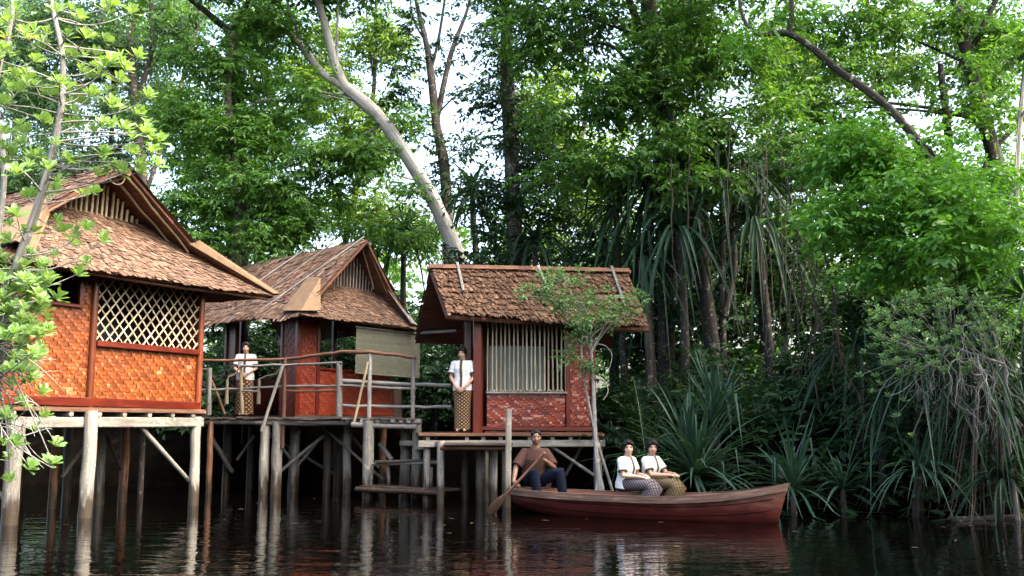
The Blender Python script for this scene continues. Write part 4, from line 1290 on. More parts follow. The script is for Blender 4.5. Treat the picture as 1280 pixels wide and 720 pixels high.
def hand(mb, w, d, pn, side, curl=.5, sc=1.0):
    """w wrist, d towards fingers, pn palm side, side = thumb side"""
    w, d, pn, side = V(w), V(d).normalized(), V(pn).normalized(), V(side).normalized()
    side = (side - d * side.dot(d)).normalized(); pn = d.cross(side) * (1 if d.cross(side).dot(pn) > 0 else -1)
    rot = Matrix((side, d, pn)).transposed()
    mb.ball(w + d * .048 * sc, (.040 * sc, .052 * sc, .016 * sc), 10, 6, rot)
    for k, (L, o) in enumerate(((.068, .030), (.077, .0105), (.072, -.0095), (.056, -.029))):
        p = w + d * (.086 - abs(k - 1.3) * .005) * sc + side * o * sc
        dirv = (d + side * o * 2.2).normalized()
        pts = [p - dirv * .02, p]; a = 0
        for q, fr in enumerate((.45, .32, .23)):
            a += curl * (.55 if q == 0 else .75)
            p = p + (dirv * math.cos(a) + pn * math.sin(a)) * L * fr * sc
            pts.append(p)
        mb.tube(pts, [.0085 * sc, .0088 * sc, .0082 * sc, .0076 * sc, .0055 * sc], 8)
    b_ = w + d * .028 * sc + side * .030 * sc
    p1 = b_ + (d * .65 + side * .6 + pn * (.15 + .4 * curl)).normalized() * .034 * sc
    p2 = p1 + (d * .85 + side * (.25 - .4 * curl) + pn * .5 * curl).normalized() * .028 * sc
    mb.tube([w + d * .015, b_, p1, p2], [.013 * sc, .012 * sc, .0098 * sc, .007 * sc], 8)

def person(label, base, rz, J, skinm, cloth, hair='bun', female=True, head_s=1.0, group=None):
    """J: joints in the person's own space (faces -y, its left is +x)"""
    b = MB()
    pel, wai, che, nek = V(J['pel']), V(J['wai']), V(J['che']), V(J['nek'])
    shL, shR = V(J['shL']), V(J['shR'])
    yaw = R(J.get('tyaw', 0))
    side = V((math.cos(yaw), math.sin(yaw), 0)); 
    def fr(a, c_):
        ax = (c_ - a).normalized(); return side, ax.cross(side).normalized()
    hw = .158 if female else .16; ww = .125 if female else .142; cw = .145 if female else .168
    tor = [(pel - (wai - pel) * .35, hw * .8, .105), (pel, hw, .118), (wai, ww, .095), (che, cw, .112 if female else .112), (che.lerp(nek, .55), cw * .98, .09), (che.lerp(nek, .85), cw * .62, .065), (nek, .052, .05)]
    sv, fv = fr(pel, nek)
    b.loft([ring(c, sv, fv, w, d) for c, w, d in tor])
    hd = V(J['head']); HR = Matrix.Rotation(R(J.get('hyaw', 0)), 3, 'Z') @ Matrix.Rotation(R(J.get('hpitch', 0)), 3, 'X') @ Matrix.Rotation(R(J.get('hroll', 0)), 3, 'Y')
    def H(p): return hd + HR @ (V(p) * head_s)
    def hb(c, r): b.ball(H(c), tuple(x * head_s for x in r), 16, 12, HR)
    hb((0, .010, .030), (.073, .090, .078)); hb((0, -.014, -.022), (.061, .070, .084)); hb((0, -.030, -.078), (.036, .040, .030))
    hb((.033, -.052, -.030), (.024, .022, .024)); hb((-.033, -.052, -.030), (.024, .022, .024))
    hb((0, -.070, -.058), (.022, .014, .014))
    b.tube([H((0, -.078, .008)), H((0, -.088, -.014)), H((0, -.097, -.030)), H((0, -.086, -.038))], [.007, .009, .0125, .008], 8)
    hb((0, -.066, .026), (.045, .016, .010))
    for s in (-1, 1): hb((.074 * s, .012, -.006), (.011, .019, .030))
    limb(b, [nek - (nek - che) * .25, H((0, .012, -.06))], [.056 if female else .062, .047 if female else .055])
    ar = .040 if female else .047
    for k, s in (('L', 1), ('R', -1)):
        limb(b, [J['sh' + k], J['el' + k], J['wr' + k]], [ar * 1.18, ar * .88, ar * .60])
        limb(b, [che.lerp(nek, .55), J['sh' + k]], [.06, ar * 1.15])
        hand(b, J['wr' + k], J['hd' + k], J['pn' + k], J['th' + k], J.get('curl' + k, .5), .92 if female else 1.04)
        limb(b, [J['hip' + k], J['kn' + k], J['an' + k]], [.082, .055, .036])
        an, tdir = V(J['an' + k]), V(J.get('ft' + k, (0, -1, 0))).normalized()
        limb(b, [an - V((0, 0, .02)) - tdir * .03, an - V((0, 0, .035)) + tdir * .09, an - V((0, 0, .045)) + tdir * .16], [.034, .032, .022])
    me = remesh(b, .0058, 3)
    me.materials.clear(); me.materials.append(skinm)
    co_ = np.empty(len(me.vertices) * 3, dtype=np.float32); me.vertices.foreach_get('co', co_)
    co_ = co_.reshape(-1, 3)
    Ri = np.array(HR.inverted()); loc = ((co_ - np.array(hd)) @ Ri.T) / head_s
    far = np.linalg.norm(loc, axis=1) > .15
    loc[far] = (0, .5, 0)
    at_ = me.attributes.new('hd', 'FLOAT_VECTOR', 'POINT'); at_.data.foreach_set('vector', loc.astype(np.float32).ravel())
    o = bpy.data.objects.new('person', me); COL.objects.link(o)
    o.location = base; o.rotation_euler = (0, 0, rz)
    tag(o, label, 'person', group)
    def sub(name, mb, mat, vox=None, sm=3):
        if vox:
            m_ = remesh(mb, vox, sm); m_.name = name; m_.materials.clear(); m_.materials.append(mat)
            q = bpy.data.objects.new(name, m_); COL.objects.link(q)
        else: q = mb.build(name, mat)
        q.parent = o
        return q
    # hair
    h = MB()
    def hh(c, r): h.ball(H(c), tuple(x * head_s for x in r), 16, 12, HR)
    if hair == 'short':
        hh((0, .022, .050), (.081, .092, .078)); hh((0, -.030, .096), (.056, .046, .024)); hh((.05, -.035, .07), (.03, .035, .03)); hh((-.05, -.035, .07), (.03, .035, .03)); hh((.0, .05, .0), (.072, .055, .05))
        hh((.067, .012, .03), (.012, .03, .03)); hh((-.067, .012, .03), (.012, .03, .03))
    else:
        hh((0, .020, .046), (.086, .098, .086)); hh((0, .055, .0), (.080, .062, .076)); hh((0, -.045, .088), (.055, .045, .032)); hh((.072, .0, .02), (.016, .034, .05)); hh((-.072, .0, .02), (.016, .034, .05))
        hh((.045, -.045, .062), (.036, .036, .03)); hh((-.045, -.045, .062), (.036, .036, .03))
        if hair == 'fringe': hh((.02, -.062, .066), (.052, .024, .026)); hh((-.035, -.056, .05), (.03, .022, .03)); hh((.062, -.03, .03), (.014, .026, .04)); hh((-.064, -.025, .025), (.014, .03, .042))
        hh((0, .115, .0), (.048, .04, .046))
    sub('hair', h, M['hair'], .007, 2)
    # clothes
    if cloth['kind'] == 'kebaya':
        s_ = MB()
        g = .014
        hem = cloth.get('hem', .10)
        low = pel - (wai - pel).normalized() * hem
        rr_ = [(low, hw + .026, .135), (pel, hw + .02, .135), (wai, ww + .026, .112), (che, cw + g, .126), (che.lerp(nek, .55), cw * .98 + g, .102), (che.lerp(nek, .86), cw * .62 + g, .078), (nek + (nek - che) * .06, .062, .062)]
        if cloth.get('seated'): rr_[0] = (pel - (wai - pel).normalized() * .07, hw + .02, .13)
        s_.loft([ring(c, sv, fv, w, d) for c, w, d in rr_])
        for k in 'LR':
            a, e_ = V(J['sh' + k]), V(J['el' + k])
            limb(s_, [che.lerp(nek, .55), a], [.07, ar * 1.15 + g])
            P_ = [a.lerp(che, .2), a, a.lerp(e_, .4), a.lerp(e_, .72)]
            s_.tube(P_, [ar * 1.2 + g, ar * 1.28 + g, ar * 1.3 + g, ar * 1.3 + g], 14)
        sub('blouse', s_, M['white'], .009, 3)
        pl = MB()
        pts = []
        for c, w, d in rr_[::-1]: pts.append((c, d))
        R2 = []
        dense_ = []
        for i in range(len(pts) - 1):
            for j in range(4):
                t = j / 4
                dense_.append((pts[i][0].lerp(pts[i + 1][0], t), pts[i][1] * (1 - t) + pts[i + 1][1] * t))
        dense_.append(pts[-1])
        for c, d in dense_:
            f_ = c - fv * (d + .002)
            hwid = .025
            R2.append([f_ - sv * hwid - fv * .0, f_ + sv * hwid, f_ + sv * hwid + fv * .02, f_ - sv * hwid + fv * .02])
        pl.loft(R2, True, .5, 0, False, True, True)
        sub('placket', pl, cloth['trim'])
        for k in 'LR':
            a, e_ = V(J['sh' + k]), V(J['el' + k])
            cf = MB(); cf.tube([a.lerp(e_, .66), a.lerp(e_, .735)], [ar * 1.3 + g + .004] * 2, 16, .5); 
            sub('cuff', cf, cloth['trim'])
        nk = MB(); nk.tube([nek - (nek - che) * .10, nek + (nek - che) * .10], [.068, .060], 16, .5); sub('collar', nk, cloth['trim'])
        k_ = MB()
        if cloth.get('seated'):
            kL, kR, aL, aR = V(J['knL']), V(J['knR']), V(J['anL']), V(J['anR'])
            km, am = (kL + kR) / 2, (aL + aR) / 2
            path = [(pel + V((0, .06, .0)), .155, .12), (pel + (km - pel) * .3 + V((0, 0, .005)), .175, .112), (pel + (km - pel) * .7, .155, .088), (km + (km - pel).normalized() * .0, .155, .09), (km.lerp(am, .12) + (km - pel).normalized() * .07, .155, .10), (km.lerp(am, .5) + V((0, -.02, 0)), .15, .11), (am + V((0, 0, .04)), .15, .12)]
            rings = []
            for i, (c, w, d) in enumerate(path):
                dd = (path[min(i + 1, 6)][0] - path[max(i - 1, 0)][0]).normalized()
                fvv = dd.cross(side).normalized()
                rings.append(ring(c, side, fvv, w, d, 24, 2.6))
            k_.loft(rings, True, .5, 0, True, True, True)
        else:
            fl = cloth.get('flare', 0)
            az = V(J['anL']).z
            k_.loft([ring(V((pel.x * (1 - t) , pel.y, zz)), side, V((0, 1, 0)) , w, d, 32) for zz, w, d, t in ((wai.z - .02, .135, .105, 0), (pel.z + .02, .168, .128, 0), (pel.z - .12, .172, .132, 0), (.45, .150 + fl * .4, .125, .5), (.2, .145 + fl * .8, .12, 1), (.055, .148 + fl, .125, 1))], True, .5, 0, True, True, True)
        sub('sarong', k_, cloth['sarong'])
    else:
        s_ = MB(); g = .02
        low = pel + (wai - pel) * .05
        rr_ = [(low, hw + .05, .15), (wai, ww + .065, .135), (che, cw + .035, .14), (che.lerp(nek, .5), cw + .008, .108), (che.lerp(nek, .78), cw * .62 + g, .088), (che.lerp(nek, .95), .078, .068)]
        s_.loft([ring(c, sv, fv, w, d) for c, w, d in rr_])
        for k in 'LR':
            a, e_ = V(J['sh' + k]), V(J['el' + k])
            limb(s_, [che.lerp(nek, .4), a], [.08, ar * 1.1 + g])
            s_.tube([a.lerp(che, .2), a, a.lerp(e_, .4), a.lerp(e_, .86)], [ar * 1.05 + g, ar * 1.1 + g, ar * 1.3 + g, ar * 1.42 + g], 14)
        sub('shirt', s_, M['checked'], .010, 2)
        t_ = MB()
        t_.ball(pel, (.185, .15, .13), 16, 10)
        for k in 'LR':
            limb(t_, [V(J['hip' + k]), V(J['kn' + k]), V(J['an' + k]) + V((0, 0, .03))], [.108, .082, .066])
        sub('trousers', t_, M['navy'], .010, 2)
    return o

def standing(H=1.52, lean=0.0, hands=.74, **k):
    s = H / 1.52
    J = dict(pel=(0, 0, .84), wai=(0, -.005, .98), che=(lean * .6, -.005, 1.13), nek=(lean, .0, 1.275), head=(lean * 1.1, -.022, 1.405),
             shL=(.150 + lean, .005, 1.225), shR=(-.150 + lean, .005, 1.225), elL=(.215, -.015, .985), elR=(-.215, -.015, .985),
             wrL=(.075, -.165, hands + .07), wrR=(-.075, -.165, hands + .07), hdL=(-.75, -.15, -.65), hdR=(.75, -.22, -.65), pnL=(0, 1, -.3), pnR=(0, 1, -.3),
             thL=(-.5, -.2, .8), thR=(.5, -.2, .8), curlL=.45, curlR=.45,
             hipL=(.085, 0, .80), hipR=(-.085, 0, .80), knL=(.07, -.01, .44), knR=(-.07, -.01, .44), anL=(.065, .02, .085), anR=(-.065, .02, .085))
    J.update(k)
    out = {}
    for a, q in J.items():
        out[a] = tuple(x * s for x in q) if isinstance(q, tuple) and a[:2] not in ('hd', 'pn', 'th', 'ft') else q
    return out

q = at(578, 541, 18.0)
person('woman in white blouse and spotted brown sarong standing at the doorway of the red hut', (q.x, 18.02, 1.205), R(-12),
       standing(1.53, -.01, .72, hyaw=-4, hpitch=4, tyaw=0), M['skin_w2'], dict(kind='kebaya', trim=M['placket'], sarong=M['batik']), 'fringe', group='women in white blouses')
q = at(305, 518, 20.35)
person('woman in white blouse and long spotted sarong standing behind the railing of the boardwalk', (q.x, 20.35, DZ + .02), R(4),
       standing(1.50, .0, .80, hyaw=2), M['skin_w2'], dict(kind='kebaya', trim=M['placket'], sarong=M['batik_wide'], flare=.04), 'bun', group='women in white blouses')
def seated(**k):
    J = dict(pel=(0, .03, .45), wai=(0, .02, .56), che=(0, 0, .69), nek=(0, -.005, .84), head=(0, -.03, .972),
             shL=(.155, .005, .79), shR=(-.155, .005, .79), elL=(.205, -.06, .575), elR=(-.205, -.06, .575), wrL=(.10, -.26, .565), wrR=(-.10, -.26, .565),
             hdL=(-.55, -.7, -.1), hdR=(.55, -.7, -.15), pnL=(0, -.1, -1), pnR=(0, -.1, -1), thL=(-.7, .5, .2), thR=(.7, .5, .2), curlL=.35, curlR=.35,
             hipL=(.085, .0, .44), hipR=(-.085, .0, .44), knL=(.075, -.40, .44), knR=(-.075, -.40, .44), anL=(.07, -.30, .10), anR=(-.07, -.30, .10))
    J.update(k); return J
dzs = .03
person('seated woman in white blouse and grey batik sarong nearer the paddler, hair pinned back', (1.71, 15.02, dzs), R(52), seated(hyaw=-52, hroll=-3, hpitch=2), M['skin_w'],
       dict(kind='kebaya', trim=M['placket2'], sarong=M['batik_grey'], seated=True), 'bun', group='women in white blouses')
person('seated woman in white blouse and olive sarong with a fringe, hands clasped on her knee', (2.10, 15.24, dzs), R(50),
       seated(hyaw=-52, hroll=5, hpitch=3, wrL=(.07, -.37, .585), wrR=(-.04, -.35, .575), elL=(.20, -.14, .585), elR=(-.20, -.12, .58)), M['skin_w2'],
       dict(kind='kebaya', trim=M['placket2'], sarong=M['batik_olive'], seated=True), 'fringe', group='women in white blouses')
JM = dict(pel=(0, .05, .50), wai=(0, .03, .65), che=(0, .0, .82), nek=(0, -.03, .995), head=(.01, -.06, 1.135), hyaw=4, hpitch=2,
          shL=(.166, -.005, .91), shR=(-.166, -.005, .91), elL=(.285, -.12, .68), elR=(-.30, -.08, .68), wrL=(.14, -.33, .80), wrR=(-.335, -.245, .475),
          hdL=(-.62, -.35, .55), hdR=(.3, -.5, -.35), pnL=(-.3, -.6, -.6), pnR=(.35, .75, -.4), thL=(-.3, -.3, .9), thR=(.5, -.3, .7), curlL=.95, curlR=.95,
          hipL=(.10, .02, .49), hipR=(-.09, .0, .49), knL=(.36, -.24, .64), knR=(-.04, -.32, .65), anL=(.43, -.16, .15), anR=(.05, -.20, .15), ftL=(.7, -.5, 0), ftR=(.7, -.5, 0))
MBASE = V((.36, 15.62, .01))
person('smiling man in brown checked shirt and navy trousers holding a paddle in the stern', MBASE, 0, JM, M['skin_m'], dict(kind='man'), 'short', False)
# paddle through his two hands
pa = empty('paddle', MBASE + V((-.3, -.3, .47)))
tag(pa, 'long brown wooden paddle held by the man, its blade dipping in the water', 'paddle')
p0 = MBASE + V((.125, -.40, .905)); p1 = MBASE + V((-.31, -.315, .44)); p2 = p1 + (p1 - p0).normalized() * .18; p3 = p1 + (p1 - p0).normalized() * .50
b = WB(); b.pole(p0, p2, .019, .021, n=9, wob=.05); b.ball(p0, .027, 8, 6); b.build('shaft', M['brown_wood'], pa)
b = WB(); rr_ = []
dv = (p3 - p2).normalized(); sd_ = dv.cross(V((0, 1, .25))).normalized(); nn = dv.cross(sd_)
for t, w_ in ((0, .021), (.15, .035), (.35, .062), (.7, .072), (.93, .06), (1, .03)):
    c = p2.lerp(p3 + dv * .1, t); th = .02 - .012 * t
    rr_.append(ring(c, sd_, nn, w_, th, 10, 2.2))
b.loft(rr_); b.build('blade', M['brown_wood'], pa)
# ================================================================== TREES
def cline_(pts, n=5):
    pts = [Vector(p) for p in pts]
    o = []
    for i in range(len(pts) - 1):
        p0, p1, p2, p3 = pts[max(i - 1, 0)], pts[i], pts[i + 1], pts[min(i + 2, len(pts) - 1)]
        for j in range(n):
            t = j / n
            o.append(.5 * ((2 * p1) + (p2 - p0) * t + (2 * p0 - 5 * p1 + 4 * p2 - p3) * t * t + (3 * p1 - p0 - 3 * p2 + p3) * t ** 3))
    return o + [pts[-1]]
FOREST = 'trees deep in the forest behind the huts'
far_t = [
    ('slim yellow green tree far back at the left edge of the photo', 10, [(10, 60, 80, 110), (0, 250, 70, 90), (50, 200, 60, 60)], 'lf_blue', 1.1),
    ('pale hazy green tree rising far behind the peak of the orange hut', 150, [(130, 70, 75, 80), (190, 150, 65, 70), (120, 200, 50, 60), (60, 120, 60, 60), (170, 60, 50, 50)], 'lf_blue', 1.0),
    ('tall far tree showing dark between the pale tree and the leaning trunk', 300, [(215, 20, 40, 60), (330, 40, 60, 60), (280, 170, 90, 90), (330, 270, 80, 60)], 'lf_mid', 1.3),
    ('yellow green sunlit tree glowing behind the pale leaning trunk', 440, [(400, 90, 60, 90), (455, 160, 60, 80), (480, 60, 40, 60), (450, 270, 60, 50), (520, 300, 50, 50)], 'lf_yellow', 1.25),
    ('yellow green tree glowing far behind the roof ridge of the small red hut', 700, [(690, 130, 70, 100), (740, 230, 80, 80), (670, 300, 60, 50), (760, 330, 70, 50)], 'lf_yellow', 1.2),
    ('far sunlit tree filling the gaps behind the twin dark trunks', 850, [(840, 60, 90, 90), (850, 200, 90, 90), (900, 320, 90, 70)], 'lf_yellow', 1.25),
    ('far sunlit tree behind the hanging vines', 980, [(980, 90, 80, 90), (990, 220, 80, 80), (1000, 340, 80, 60)], 'lf_yellow', 1.35),
    ('thin crowned far tree with bright gaps above the light green tree', 1110, [(1110, 60, 80, 90), (1120, 230, 70, 60), (1130, 360, 90, 70)], 'lf_yellow', .8),
    ('far tree at the right edge of the photo with bright gaps in its crown', 1240, [(1230, 60, 80, 90), (1240, 230, 70, 80), (1240, 370, 80, 60)], 'lf_mid', 1.05),
]
for lab, px, bl, lm, la in far_t:
    Yf = 36 + rnd.random() * 6
    tree('forest_tree', lab, 'tree', Yf, [(px, 500, .17), (px + rnd.uniform(-25, 25), 330, .14), (px + rnd.uniform(-45, 45), 150, .10), (px + rnd.uniform(-50, 50), -20, .05)],
         bl + [(px, -90, 110, 60)], lm, 'bark_dark', .22, .11, .9, la * 1.25, 4, group=FOREST, tw=.7, hang=.3)

# the big leaning tree
tree('leaning_tree', 'big pale trunked tree leaning left over the middle hut and forking into three limbs', 'tree', 25.5,
     [(590, 420, .22), (576, 335, .205), (549, 265, .19), (521, 215, .175), (481, 155, .17), (455, 128, .185), (433, 110, .15), (420, 85, .13), (410, 45, .115), (398, 5, .10), (380, -40, .08)],
     [(340, 40, 70, 40), (300, 95, 60, 40), (420, -30, 110, 40, 0, 1.6, 1.6), (300, -40, 90, 40, 0, 1.4, 1.6), (455, 195, 40, 28), (500, 150, 34, 22, .3), (350, 150, 55, 30), (510, 235, 26, 18, -.6), (420, 240, 46, 34, .6), (450, 190, 40, 30, -.5, .5), (470, 300, 40, 30, .6), (380, 110, 40, 26, -.6, .5), (520, 290, 30, 22, .8)],
     'lf_mid', 'bark_pale', .20, .085, .6, 1.5, 14, hang=.35,
     extra=[[(438, 113, .12), (420, 103, .11), (400, 88, .10), (372, 52, .085), (340, 25, .07), (305, -5, .05)],
            [(376, 50, .05), (365, 20, .04), (352, -20, .03)], [(425, 105, .04), (421, 60, .04), (423, 0, .03)],
            [(437, 112, .065), (410, 122, .06), (370, 127, .055), (330, 125, .05), (310, 135, .035)],
            [(500, 188, .05), (489, 187, .045)]])
tree('slender_tree', 'slender dark tree with upright forking limbs against the white sky gap', 'tree', 31,
     [(570, 440, .2), (562, 330, .19), (556, 215, .17), (546, 160, .15), (540, 105, .13), (534, 60, .10), (522, 10, .07), (515, -30, .04)],
     [(520, 20, 26, 22, 0, .8, .8), (610, 40, 30, 26, 0, .8, .7), (575, -20, 60, 22, 0, 1, 1.0), (530, 165, 24, 24, 0, .6, .8), (620, 110, 30, 40, 0, .7, .8), (560, 230, 40, 26, 0, .7, .8), (505, 70, 26, 40, 0, .7, .9), (600, 180, 26, 30, 0, .6, .7), (500, 120, 30, 30, 0, .6, 1.0), (590, 125, 34, 30, 0, .7, .5), (562, 60, 30, 40, 0, .7, .45), (570, 185, 30, 26, 0, .7, .5)], 'lf_dark', 'bark_dark', .18, .09, .55, .9, 6,
     extra=[[(545, 155, .10), (556, 100, .09), (566, 60, .08), (585, 10, .05), (592, -30, .03)], [(538, 90, .06), (548, 50, .05), (556, 0, .04)], [(531, 50, .04), (517, 25, .03), (512, -10, .02)]])
tree('broad_tree', 'broad leafy mid green tree rising between the orange hut and the middle hut', 'tree', 25,
     [(310, 520, .25), (295, 380, .22), (300, 250, .16), (285, 130, .10), (290, 40, .06)],
     [(250, 240, 62, 50), (330, 230, 60, 50), (300, 300, 90, 34), (230, 150, 55, 45), (310, 160, 65, 45), (370, 275, 46, 40), (390, 190, 42, 36), (255, 80, 50, 34), (200, 275, 30, 50), (230, 310, 50, 30)],
     'lf_mid', 'bark', .17, .07, .62, 1.9, 14, hang=.4, tbias=.08)
tree('broad_tree', 'tall thin crowned tree with brown trunk behind the orange hut roof, top left', 'tree', 30,
     [(185, 480, .2), (180, 260, .17), (168, 120, .14), (165, 30, .12), (195, -20, .08)],
     [(205, 50, 45, 40), (150, 130, 40, 32), (215, 130, 34, 30), (110, 40, 46, 36), (50, 130, 55, 45), (60, 20, 60, 36), (150, 0, 60, 26), (230, 20, 30, 36), (20, 220, 40, 50), (150, 230, 30, 20)],
     'lf_blue', 'bark', .15, .065, .5, 1.3, 12, hang=.3, extra=[[(170, 130, .09), (190, 60, .08), (188, 0, .06)], [(180, 250, .07), (240, 60, .06), (250, 0, .04)]])
# centre
tree('dark_tree', 'straight reddish trunk with a dark blue green crown above the small red hut', 'tree', 24,
     [(648, 480, .2), (645, 330, .19), (640, 220, .18), (635, 110, .17), (632, 30, .15), (628, -40, .1)],
     [(640, 235, 42, 42), (600, 240, 24, 36), (690, 205, 44, 30), (655, 180, 40, 30), (620, 285, 36, 26), (700, 265, 34, 26), (640, 320, 40, 18), (638, 60, 34, 50, -.4, .6, 1.0), (632, 130, 34, 40, -.4, .6, 1.0), (640, 10, 50, 30, -.4, .8, 1.0)], 'lf_dark', 'bark', .15, .065, .5, 1.7, 12, tbias=.1)
tree('canopy_tree', 'twin trunked dark tree leaning left under a wide green canopy behind the boat', 'tree', 21.5,
     [(893, 470, .175), (888, 413, .165), (880, 350, .155), (866, 240, .145), (846, 175, .135), (822, 110, .12), (808, 60, .11), (790, 10, .09), (770, -40, .06)],
     [(690, 60, 62, 40), (760, 110, 60, 40), (660, 20, 60, 30), (740, 20, 70, 34), (820, 130, 50, 40), (880, 90, 60, 40), (850, 30, 70, 34), (940, 60, 55, 36), (700, 145, 45, 26), (800, 205, 50, 30), (900, 165, 50, 36), (835, 175, 40, 30, -.7, .5), (850, 225, 40, 26, -.8, .5), (805, 50, 40, 30, -.7, .6), (750, 200, 50, 36), (700, 220, 40, 30, .4), (760, 150, 50, 30), (960, 130, 44, 30), (900, 230, 40, 24, -.5, .5), (780, -40, 150, 36, 0, 2.5, 1.8), (950, -40, 120, 36, 0, 2.5, 1.8), (640, -40, 70, 30, .5, 2, 1.6)],
     'lf_mid', 'bark_dark', .16, .075, .6, 1.55, 18, hang=.4, tbias=.05,
     extra=[[(886, 400, .11), (880, 345, .10), (862, 290, .10), (843, 235, .10), (822, 195, .09), (800, 170, .06)], [(816, 95, .09), (800, 120, .07), (785, 110, .06), (760, 80, .04)], [(905, 395, .09), (918, 330, .08), (915, 280, .07), (930, 200, .06)], [(845, 172, .05), (770, 60, .045), (705, 65, .03)]])
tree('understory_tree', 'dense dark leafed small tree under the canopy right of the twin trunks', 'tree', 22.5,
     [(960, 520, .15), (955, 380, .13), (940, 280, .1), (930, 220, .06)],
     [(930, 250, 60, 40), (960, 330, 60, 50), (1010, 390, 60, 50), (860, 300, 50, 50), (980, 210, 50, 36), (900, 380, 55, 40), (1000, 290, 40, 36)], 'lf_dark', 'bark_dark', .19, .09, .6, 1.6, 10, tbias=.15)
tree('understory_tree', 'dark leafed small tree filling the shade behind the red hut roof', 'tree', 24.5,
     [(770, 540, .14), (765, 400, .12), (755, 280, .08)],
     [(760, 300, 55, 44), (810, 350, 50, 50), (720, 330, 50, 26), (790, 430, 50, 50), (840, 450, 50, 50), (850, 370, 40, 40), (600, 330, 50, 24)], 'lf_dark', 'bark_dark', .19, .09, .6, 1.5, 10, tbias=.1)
# right side
tree('gap_tree', 'dark forked tree at the upper right with bright sky gaps in its crown', 'tree', 25,
     [(1262, 420, .2), (1256, 300, .19), (1246, 215, .185), (1226, 130, .18), (1208, 65, .16), (1196, 0, .12), (1190, -50, .08)],
     [(1010, 130, 50, 40), (1090, 30, 70, 32), (1000, 30, 60, 30), (1180, 30, 60, 30), (1250, 40, 50, 40), (1140, 95, 50, 30, 0, 1, 1.0), (1040, 75, 50, 30), (1240, 140, 44, 40, -.3, 1, 1.2), (1110, 150, 50, 36, 0, 1, .35), (1190, 130, 40, 40, -.6, .8, .5), (1230, 90, 40, 26, -.6, .8, 1.0), (1060, 130, 40, 30), (1260, 220, 30, 30, -.4, .8), (1100, -40, 140, 32, 0, 2, 1.8), (1250, -40, 80, 32, 0, 2, 1.8), (970, 170, 40, 36)], 'lf_mid', 'bark_dark', .18, .085, .6, 1.3, 12, hang=.35,
     extra=[[(1240, 190, .08), (1262, 165, .07), (1290, 140, .06)], [(1210, 70, .09), (1235, 20, .08), (1255, -20, .06)], [(1198, 290, .12), (1190, 220, .11), (1183, 150, .10), (1175, 80, .07)]])
tree('thin_tree', 'thin pale trunk at the far right edge, leaning in front of the dark forked tree', 'tree', 22,
     [(1268, 420, .07), (1270, 260, .06), (1275, 150, .055), (1283, 60, .04)], [(1290, 60, 50, 40), (1275, 220, 24, 22), (1268, 130, 24, 22)], 'lf_mid', 'bark_pale', .16, .08, .5, 1.3, 4)
tree('arching_tree', 'light green leafed tree with a pale limb arching up and left over the canopy', 'tree', 17.0,
     [(1222, 560, .09), (1215, 430, .085), (1195, 300, .08), (1160, 200, .078), (1122, 146, .075), (1082, 112, .07), (1050, 90, .066), (1018, 62, .062), (985, 42, .058), (950, 42, .045), (932, 28, .036), (924, 0, .028), (926, -30, .02)],
     [(1055, 165, 40, 24), (1040, 205, 40, 22), (1095, 190, 36, 24), (1050, 265, 42, 24), (1110, 235, 40, 26), (1160, 215, 34, 20), (1150, 275, 46, 24), (1215, 235, 46, 26), (1250, 280, 38, 28), (1190, 320, 50, 22), (1100, 300, 36, 20), (1240, 340, 40, 22), (1120, 345, 36, 18), (1165, 245, 40, 24, -.3, .5), (1205, 290, 40, 24, -.4, .5), (1225, 390, 40, 22, -.4, .6), (1180, 175, 30, 18, 0, .5), (1072, 185, 44, 34, -.9, .7), (1050, 268, 44, 28, -1.2, .8), (1140, 232, 46, 34, -1.4, .8), (1200, 262, 50, 40, -1.8, .9), (1255, 300, 40, 30, -2.2, .8), (1170, 312, 54, 26, -1.8, .9), (1110, 190, 26, 24, -.8, .5), (1100, 330, 40, 18, -1.2, .8), (1035, 305, 24, 12, .3, .5, 1.2), (930, 50, 40, 18, 0, .5, .9), (1000, 20, 40, 16, 0, .5, .9)],
     'lf_bright', 'bark', .125, .062, .40, 2.3, 8, shape='oval', hang=.35, tbias=.05,
     extra=[[(986, 42, .05), (990, 15, .045), (987, -20, .035)]])
tree('understory_tree', 'shaded broad leafed bush behind the light green tree on the right bank', 'tree', 19,
     [(1120, 600, .12), (1115, 450, .10), (1110, 380, .07)],
     [(1070, 380, 50, 40), (1130, 400, 50, 40), (1210, 390, 60, 36), (1060, 460, 46, 46), (1130, 480, 60, 50), (1250, 420, 40, 50), (1220, 480, 70, 50), (1010, 470, 40, 40)], 'lf_dark', 'bark_dark', .16, .085, .5, 1.7, 10, shape='oval', tbias=.12)

